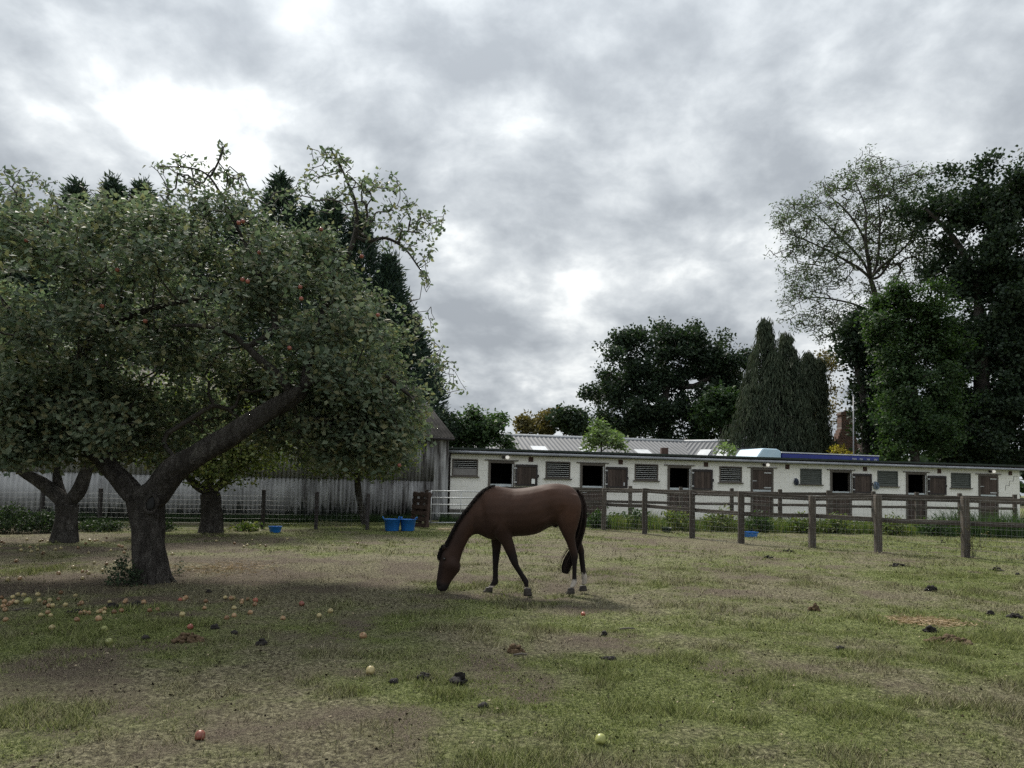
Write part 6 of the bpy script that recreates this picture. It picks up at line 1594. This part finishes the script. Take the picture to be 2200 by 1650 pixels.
for (x, y, rx, ry, mt, l) in wl:
    bushy('weed_clump', l, 'weeds', x, y, rx, ry, 70, 0.11, 0.030, M[mt], d=26.4 if y > 1105 else 27.2, group='weed clumps before the stables', per=6, ryd=0.5, up=.6)
# thin stems beside the near post
g = G(2075, 1197); t = thing('bare_stems', 'bare thin weed stems round the foot of the nearest fence post', 'weeds', (g[0], g[1], 0))
p0, p1 = [], []
for k in range(16):
    a = random.uniform(-.55, .55); x0 = random.uniform(-.12, .12); h = random.uniform(.3, .75)
    p0.append((x0, -.12, 0)); p1.append((x0 + a * .5, -.15, h * .55)); p0.append(p1[-1]); p1.append((x0 + a, -.16, h))
V, F = tubes(np.array(p0), np.array(p1), np.full(32, .005), np.full(32, .003), 3); obj('stems', mesh_np('stems', V, F), M['twig'], t)
V, F = clump_leaves(np.array(p1), 3, 0.03, 0.05, 0.012); obj('leaves', mesh_np('leaves', V, F), M['leaf_autumn'], t)
# straw on the ground
def straw_patch(name, label, px, py, rx, ry, n, mat='straw'):
    c = G(px, py); sx_ = abs(G(px + rx, py)[0] - c[0]); sy_ = abs(G(px, py - ry)[1] - G(px, py + ry)[1]) / 2
    x = c[0] + rng.normal(size=n) * sx_ * .5; y = c[1] + rng.normal(size=n) * sy_ * .5
    k = np.stack([x, y, hgt(x, y) + 0.008 + rng.random(n) * .018], -1); d_ = rng.normal(size=(n, 3)) * np.array([1, 1, .12])
    V, F = leaves(k, d_, 0.09, 0.0045, .3); return tag(obj(name, mesh_np(name, V, F), M[mat]), label, 'straw', kind='stuff')
straw_patch('straw', 'pale straw strewn on the soil behind the first fence posts', 1350, 1130, 75, 7, 5200)
straw_patch('straw', 'faded pinkish straw patch in the turf beside the right-hand dung heaps', 1985, 1336, 70, 9, 1100)
straw_patch('straw', 'thin dry straw on the soil right of the big trunk', 470, 1222, 120, 14, 900)
# leaf litter
n = 15000; x, y = scatter(n, 3.6, 22, 0.75); gm, sm_ = masks(x, y)
V, F = leaves(np.stack([x, y, hgt(x, y) + 0.006], -1), rng.normal(size=(n, 3)) * np.array([1, 1, .25]), 0.024 * (0.4 + rng.random(n)), 0.008)
M['litter'] = leaf_mat('dead_leaf_litter', [(0.012, 0.009, 0.008), (0.016, 0.012, 0.010), (0.03, 0.022, 0.016), (0.06, 0.045, 0.03), (0.32, 0.27, 0.19)], 0.0, 0.9, 0.1)
tag(obj('leaf_litter', mesh_np('leaf_litter', V, F), M['litter']), 'dead leaves and crumbs of soil scattered over the turf', 'litter', kind='stuff')

# ------------------------------------------------------------------ dung
def lump_pile(label, px, py, wpx, hpx, mat, n, seed, group='dung heaps on the turf', name='dung_heap', big=False):
    c = G(px, py); Yc = float(c[1]); w = px_size(wpx, Yc) * .45; h = px_size(hpx, Yc)
    V_, F_ = [], []; of = 0; rs = random.Random(seed)
    for k in range(int(n * 2.2) + 2):
        r = 0.013 + 0.016 * rs.random()
        a = rs.random() * 6.283; q_ = rs.random() ** .6
        x, y = math.cos(a) * q_ * max(w - r, .01), math.sin(a) * q_ * max(w * .6 - r, .01)
        z = max(0.0, (h - r) * (1 - q_ ** 1.3) * rs.random()) + r * .45
        me_ = blob_mesh('lump', r, seed * 13 + k, 0.42, (1.15, 1.0, .8))
        V_ += [(v.co.x + x, v.co.y + y, v.co.z + z) for v in me_.vertices]; F_ += [tuple(i + of for i in p.vertices) for p in me_.polygons]; of = len(V_)
        bpy.data.meshes.remove(me_)
    return tag(obj(name, mesh_np(name, V_, F_, True), M[mat], None, (c[0], c[1], hgt(c[0], c[1]) - .004)), label, 'dung', group)
dl = [('spread brown dung heap in the grass at the lower left', 405, 1378, 80, 26, 'dung_brown', 34), ('round black dung lump right of the lower left brown heap', 462, 1352, 26, 16, 'dung_black', 5), ('small black dung crumbs right of the round black lump', 503, 1362, 16, 8, 'dung_black', 4), ('dull dark dung mound in longer grass, lower left', 561, 1385, 32, 20, 'dung_black', 9),
      ('tiny black dung lump left of the brown heap at the lower left', 313, 1371, 13, 10, 'dung_black', 2), ('purplish brown dung heap left of the black clod', 912, 1464, 46, 22, 'dung_black', 10), ('small dark dung crumbs far left of the black clod', 845, 1467, 20, 10, 'dung_black', 4),
      ('fresh tan-brown dung heap below the horse', 1108, 1402, 54, 22, 'dung_brown', 18), ('small black dung lump right of the fresh heap below the horse', 1298, 1366, 11, 13, 'dung_black', 2), ('flat dark dung smear right of the fresh heap below the horse', 1306, 1417, 44, 6, 'dung_black', 8),
      ('single small black dung crumb at the lower centre', 1037, 1521, 14, 7, 'dung_black', 3), ('black dung heap in the open turf on the right', 2000, 1271, 38, 18, 'dung_black', 12), ('brown straw-like dung heap alone in the middle right turf', 1751, 1315, 38, 17, 'dung_brown', 12), ('glossy black dung heap beside the faded straw patch', 2002, 1358, 42, 20, 'dung_black', 13),
      ('widest brown dung heap, spread below the faded straw patch', 2038, 1386, 118, 22, 'dung_brown', 44), ('black dung heap at the right edge of the picture', 2180, 1326, 44, 16, 'dung_black', 13), ('small black dung lumps left of the heap at the right edge', 2128, 1318, 24, 10, 'dung_black', 5), ('dark dung heap beyond the open turf near the right edge', 2142, 1226, 40, 12, 'dung_black', 12),
      ('small dark dung lump just below the one near the right edge', 2186, 1236, 16, 9, 'dung_black', 3), ('flat dark dung heap between the two right-hand fence posts', 1928, 1219, 50, 9, 'dung_black', 13), ('dark dung scatter by the foot of the tall middle fence post', 1693, 1187, 34, 10, 'dung_black', 9), ('dark dung crumbs just left of the scatter by the middle post', 1650, 1200, 28, 6, 'dung_black', 6),
      ('small dark dung crumbs in the lower right turf', 1803, 1398, 18, 6, 'dung_black', 4), ('dung lump in the grass behind the fence, left of the nearest post', 2022, 1165, 22, 8, 'dung_black', 4), ('tiny dung lump behind the fence between the last two posts', 2005, 1140, 12, 6, 'dung_black', 2), ('dark soil lump by the foot of the big apple tree', 448, 1274, 12, 7, 'dung_black', 3),
      ('dark rotten heap among the fallen apples left', 240, 1306, 34, 14, 'dung_black', 9), ('dark rotten heap among the fallen apples, to the right', 292, 1304, 34, 14, 'dung_black', 9), ('dark soil heap at the left foot of the fallen apples', 165, 1316, 60, 8, 'dung_black', 10)]
for k, (l, x, y, w, h, m_, n_) in enumerate(dl): lump_pile(l, x, y, w, h, m_, n_, k + 1)
# the torn black clod in the foreground
c = G(984, 1474); cl = thing('black_clod', 'torn jet-black clod with an upright flap in the foreground grass', 'clod', (c[0], c[1], hgt(c[0], c[1])), 0); cl.scale = (.68, .68, .68)
obj('lump', blob_mesh('lump', 0.062, 91, .5, (1.15, .9, .62), sub=3), M['dung_black'], cl, (-0.025, -.01, 0.035))
obj('lump', blob_mesh('lump', 0.045, 94, .5, (1.0, .9, .7), sub=3), M['dung_black'], cl, (0.05, .0, 0.03))
obj('flap', blob_mesh('flap', 0.062, 97, .4, (.95, .22, 1.0), sub=3), M['dung_black'], cl, (0.022, 0.035, 0.075), (0.3, 0.35, 0))
# twigs on the turf
for (x, y, a, L, l) in ((1348, 1357, .1, .16, 'short stick lying in the turf right of the horse'), (46, 1311, .9, .16, 'pale stick among the fallen apples at the left edge'), (1118, 1411, .2, .12, 'thin stick by the fresh dung heap')):
    c = G(x, y); t = thing('stick', l, 'stick', (c[0], c[1], hgt(c[0], c[1]) + .012), a)
    obj('wood', MB().ring_tube([(-L / 2, 0, 0), (0, .01, .006), (L / 2, 0, .004)], [.008, .009, .005], 6).mesh('wood', True), M['frame_wood'], t)
    obj('knot', MB().ring_tube([(0, .01, .006), (.02, .03, .012)], [.006, .003], 6).mesh('knot', True), M['frame_wood'], t)

# ------------------------------------------------------------------ apples
ORD = 'first second third fourth fifth sixth seventh eighth ninth tenth eleventh twelfth thirteenth fourteenth fifteenth sixteenth seventeenth eighteenth nineteenth twentieth'.split() + ['twenty-' + w for w in 'first second third fourth fifth sixth seventh eighth ninth'.split()]
def apple_mat(name, stops):
    m, nt, bs = new_mat(name)
    n = noise_(nt, 2.6, 4.0, coord='Generated'); col = ramp_(nt, n, stops)
    n2 = noise_(nt, 40.0, 2.0, coord='Generated'); col = mixc(nt, 1.0, col, ramp_(nt, n2, [(0.35, (.8, .78, .72)), (0.6, (1.05, 1.05, 1.05))]), 'MULTIPLY')
    oi = nt.nodes.new('ShaderNodeObjectInfo'); v = N_(nt, 'ShaderNodeMapRange'); nt.links.new(oi.outputs['Random'], v.inputs[0]); v.inputs[3].default_value = .72; v.inputs[4].default_value = 1.15
    col = mixc(nt, 1.0, col, v.outputs[0], 'MULTIPLY')
    nt.links.new(col, bs.inputs['Base Color']); bs.inputs['Roughness'].default_value = 0.38; bs.inputs['Specular IOR Level'].default_value = 0.4
    return m
AM = {'y': apple_mat('yellow_apple_skin', [(0.3, (.28, .23, .10)), (0.7, (.40, .335, .18))]), 'o': apple_mat('orange_apple_skin', [(0.3, (.19, .09, .055)), (0.5, (.28, .175, .09)), (0.7, (.34, .26, .14))]),
      'r': apple_mat('red_apple_skin', [(0.3, (.20, .045, .035)), (0.55, (.26, .085, .055)), (0.75, (.33, .18, .11))]), 'g': apple_mat('green_apple_skin', [(0.3, (.20, .22, .06)), (0.7, (.30, .31, .115))]), 'b': apple_mat('rotten_apple_skin', [(0.3, (.10, .05, .025)), (0.7, (.22, .13, .06))])}
def apple_mesh(seed):
    prof = [(0.001, -.026), (.008, -.029), (.017, -.030), (.025, -.025), (.031, -.012), (.0335, .003), (.031, .018), (.024, .028), (.015, .031), (.008, .028), (.003, .021), (.001, .019)]
    b = lathe(prof, 16); rs = random.Random(seed)
    k = [rs.uniform(-.07, .07) for _ in range(3)]
    b.v = [(v[0] * (1 + k[0] * v[2] / .03) + k[2] * .1 * v[2], v[1] * (1 + k[1]), v[2]) for v in b.v]
    return b.mesh('apple', True)
AMesh = {c_: [apple_mesh(i + 10 * ord(c_)) for i in range(3)] for c_ in AM}
stem_me = MB().ring_tube([(0, 0, .018), (.002, 0, .030), (.006, 0, .040)], [.0016, .0014, .0018], 5).mesh('stem')
def place_apple(px, py, c_, label, group, size=1.0, stem=False):
    g = G(px, py); me_ = AMesh[c_][random.randrange(3)]
    o = obj('apple', me_, AM[c_], None, (g[0], g[1], float(hgt(g[0], g[1])) + .024 * size), (random.uniform(-1.1, 1.1), random.uniform(-1.1, 1.1), random.uniform(0, 6.28)))
    o.scale = (size * random.uniform(.9, 1.08),) * 3; tag(o, label, 'apple', group)
    if stem: obj('stem', stem_me, M['twig'], o)
    return o
GA, GB, GC = 'windfall apples in the heap at the left', 'windfall apples strewn under the right of the tree', 'windfall apples below the rear apple trees'
k1 = 3.143
heap = [(85, 134, 'y'), (30, 168, 'o'), (70, 180, 'o'), (110, 175, 'y'), (200, 155, 'o'), (335, 160, 'y'), (265, 160, 'y'), (355, 193, 'y'), (330, 192, 'o'), (440, 190, 'y'), (550, 178, 'o'), (510, 122, 'y'), (740, 167, 'y'), (840, 172, 'o'), (850, 160, 'o'), (970, 178, 'o'), (35, 219, 'o'), (322, 238, 'o'), (342, 256, 'y'), (275, 254, 'y'), (568, 236, 'o'), (600, 235, 'o'),
        (705, 214, 'o'), (705, 236, 'y'), (680, 228, 'o'), (820, 224, 'b'), (770, 234, 'b'), (38, 283, 'o'), (120, 112, 'y'), (160, 122, 'y'), (255, 115, 'y'), (395, 150, 'b'), (410, 100, 'b'), (10, 135, 'b'), (55, 190, 'b'), (90, 165, 'o'), (535, 186, 'b'), (300, 175, 'b'), (545, 240, 'o'), (660, 230, 'y'), (20, 200, 'o')]
for (zx_, zy_, c_) in heap:
    nm = {'y': 'yellow', 'o': 'orange-blushed', 'b': 'brown rotting'}[c_]
    place_apple(zx_ / k1, 1240 + zy_ / k1 + 4, c_, f'{nm} windfall apple in the heap on soil at the left', GA + ', ' + nm, random.uniform(.66, .84))
place_apple(188 / k1, 1240 + 190 / k1, 'g', 'largest bright green apple in the windfall heap at the left', None, 1.3)
strew = [(1065, 226, 'o'), (1010, 234, 'b'), (1255, 145, 'o'), (1215, 160, 'r'), (1240, 158, 'o'), (1520, 145, 'y'), (1575, 145, 'y'), (1560, 150, 'o'), (1635, 168, 'o'), (1630, 180, 'o'), (1672, 155, 'o'), (1725, 168, 'r'), (1720, 190, 'o'), (1580, 213, 'y'), (1690, 241, 'o'), (1580, 266, 'o'), (1380, 219, 'o'), (1390, 169, 'b'), (2155, 259, 'y'), (1530, 285, 'b')]
for (zx_, zy_, c_) in strew:
    nm = {'y': 'yellow', 'o': 'orange-blushed', 'b': 'brown rotting', 'r': 'reddish'}[c_]
    place_apple(zx_ / k1, 1240 + zy_ / k1 + 3, c_, f'{nm} windfall apple strewn on grass right of the big trunk', GB + ', ' + nm, random.uniform(.68, .86))
for (x, y, c_, l, s_) in ((1230 / k1, 1240 + 274 / k1, 'y', 'lone yellow windfall apple above the brown dung heap', 1.0), (665 / k1, 1240 + 300 / k1, 'o', 'lone orange windfall apple below the left heap', 1.1), (705 / k1, 1240 + 360 / k1, 'g', 'pale green windfall apple, upper of two on bare turf at the left', 1.1), (350 / k1, 1240 + 360 / k1, 'y', 'yellow windfall apple left of the pale green one', 1.0),
                          (737 / k1, 1240 + 456 / k1, 'g', 'pale green windfall apple, lower of two on bare turf at the left', 1.2), (1283 / k1, 1240 + 352 / k1, 'r', 'red windfall apple just above the brown dung heap', 1.1), (2037 / k1, 1240 + 197 / k1, 'r', 'red windfall apple alone on the turf left of the horse head', 1.15), (1910 / k1, 1240 + 287 / k1, 'o', 'orange windfall apple between the strewn ones and the horse', .9),
                          (520 / k1, 1240 + 305 / k1, 'b', 'flattened brown windfall apple below the left heap', .9), (700 + 30 / k1, 1240 + 240 / k1, 'y', 'pale windfall apple on grass left of the horse muzzle', 1.0), (700 + 253 / k1, 1240 + 408 / k1, 'o', 'tan windfall apple in green grass below the horse head', 1.15), (700 + 300 / k1, 1240 + 652 / k1, 'y', 'bitten yellow windfall apple left of the black clod', 1.15), (700 + 1738 / k1, 1240 + 265 / k1, 'r', 'red windfall apple behind the horse hind feet', 1.0)):
    place_apple(x, y, c_, l, None, s_ * .88)
place_apple(1350 / k1, 1240 + 1086 / k1, 'r', 'nearest red apple lying in the grass at the bottom left', None, .85, True)
place_apple(700 + 1855 / k1, 1240 + 1108 / k1, 'g', 'nearest yellow-green apple lying on the turf at the bottom', None, 1.0, True)
rs = random.Random(4)
for k in range(74):
    if k < 44: x, y = rs.uniform(-10, 300), rs.choice([rs.gauss(1163, 7), rs.gauss(1172, 9), rs.gauss(1188, 5)])
    elif k < 58: x, y = rs.uniform(360, 800), rs.gauss(1172, 8)
    else: x, y = rs.uniform(0, 260), rs.uniform(1205, 1250)
    if 108 < x < 172 and y < 1172: continue
    c_ = rs.choice('yyyoob'); nm = {'y': 'pale yellow', 'o': 'dull orange', 'b': 'brown'}[c_]
    wh = 'under the smaller apple tree at the left' if k < 44 else ('on soil before the wire fence' if k < 58 else 'on dark soil left of the big trunk')
    place_apple(x, max(y, 1152), c_, f'{nm} windfall apple {wh}', GC + ', ' + nm + ' ' + wh, rs.uniform(.7, .95))
# fruit still on the big tree
fr = [(522, 476), (513, 479), (57, 517), (100, 475), (557, 543), (532, 605), (521, 601), (645, 617), (647, 642), (219, 658), (252, 580), (777, 551), (622, 748), (312, 690), (812, 677), (858, 1000), (690, 493)]
for (x, y) in fr:
    dd = 9.45 if 150 < x < 650 else 9.75
    p = P(x, y, dd if y < 900 else 10.3); o = obj('apple', AMesh['r'][random.randrange(3)], AM['r'], None, tuple(p), (random.uniform(-.4, .4), random.uniform(-.4, .4), 0)); o.scale = (.82,) * 3
    tag(o, 'red apple still hanging among the leaves of the big apple tree', 'apple', 'red apples hanging in the big apple tree')
    obj('stem', MB().ring_tube([(0, 0, .018), (.003, 0.05, .05), (.0, .25, .16), (0.03, .6, .3)], [.0022, .002, .0024, .003], 5).mesh('stem'), M['twig'], o)

# look-alikes: say which one by its order from the left
from collections import defaultdict
by = defaultdict(list)
for o in list(scene.objects):
    if o.get('category') == 'apple': by[o['label']].append(o)
for l, lst in by.items():
    if len(lst) < 2: continue
    lst.sort(key=lambda o: o.location.x / o.location.y)
    for k, o in enumerate(lst):
        o['label'] = (ORD[k] + ' from the left, ' + l) if k < len(ORD) else l
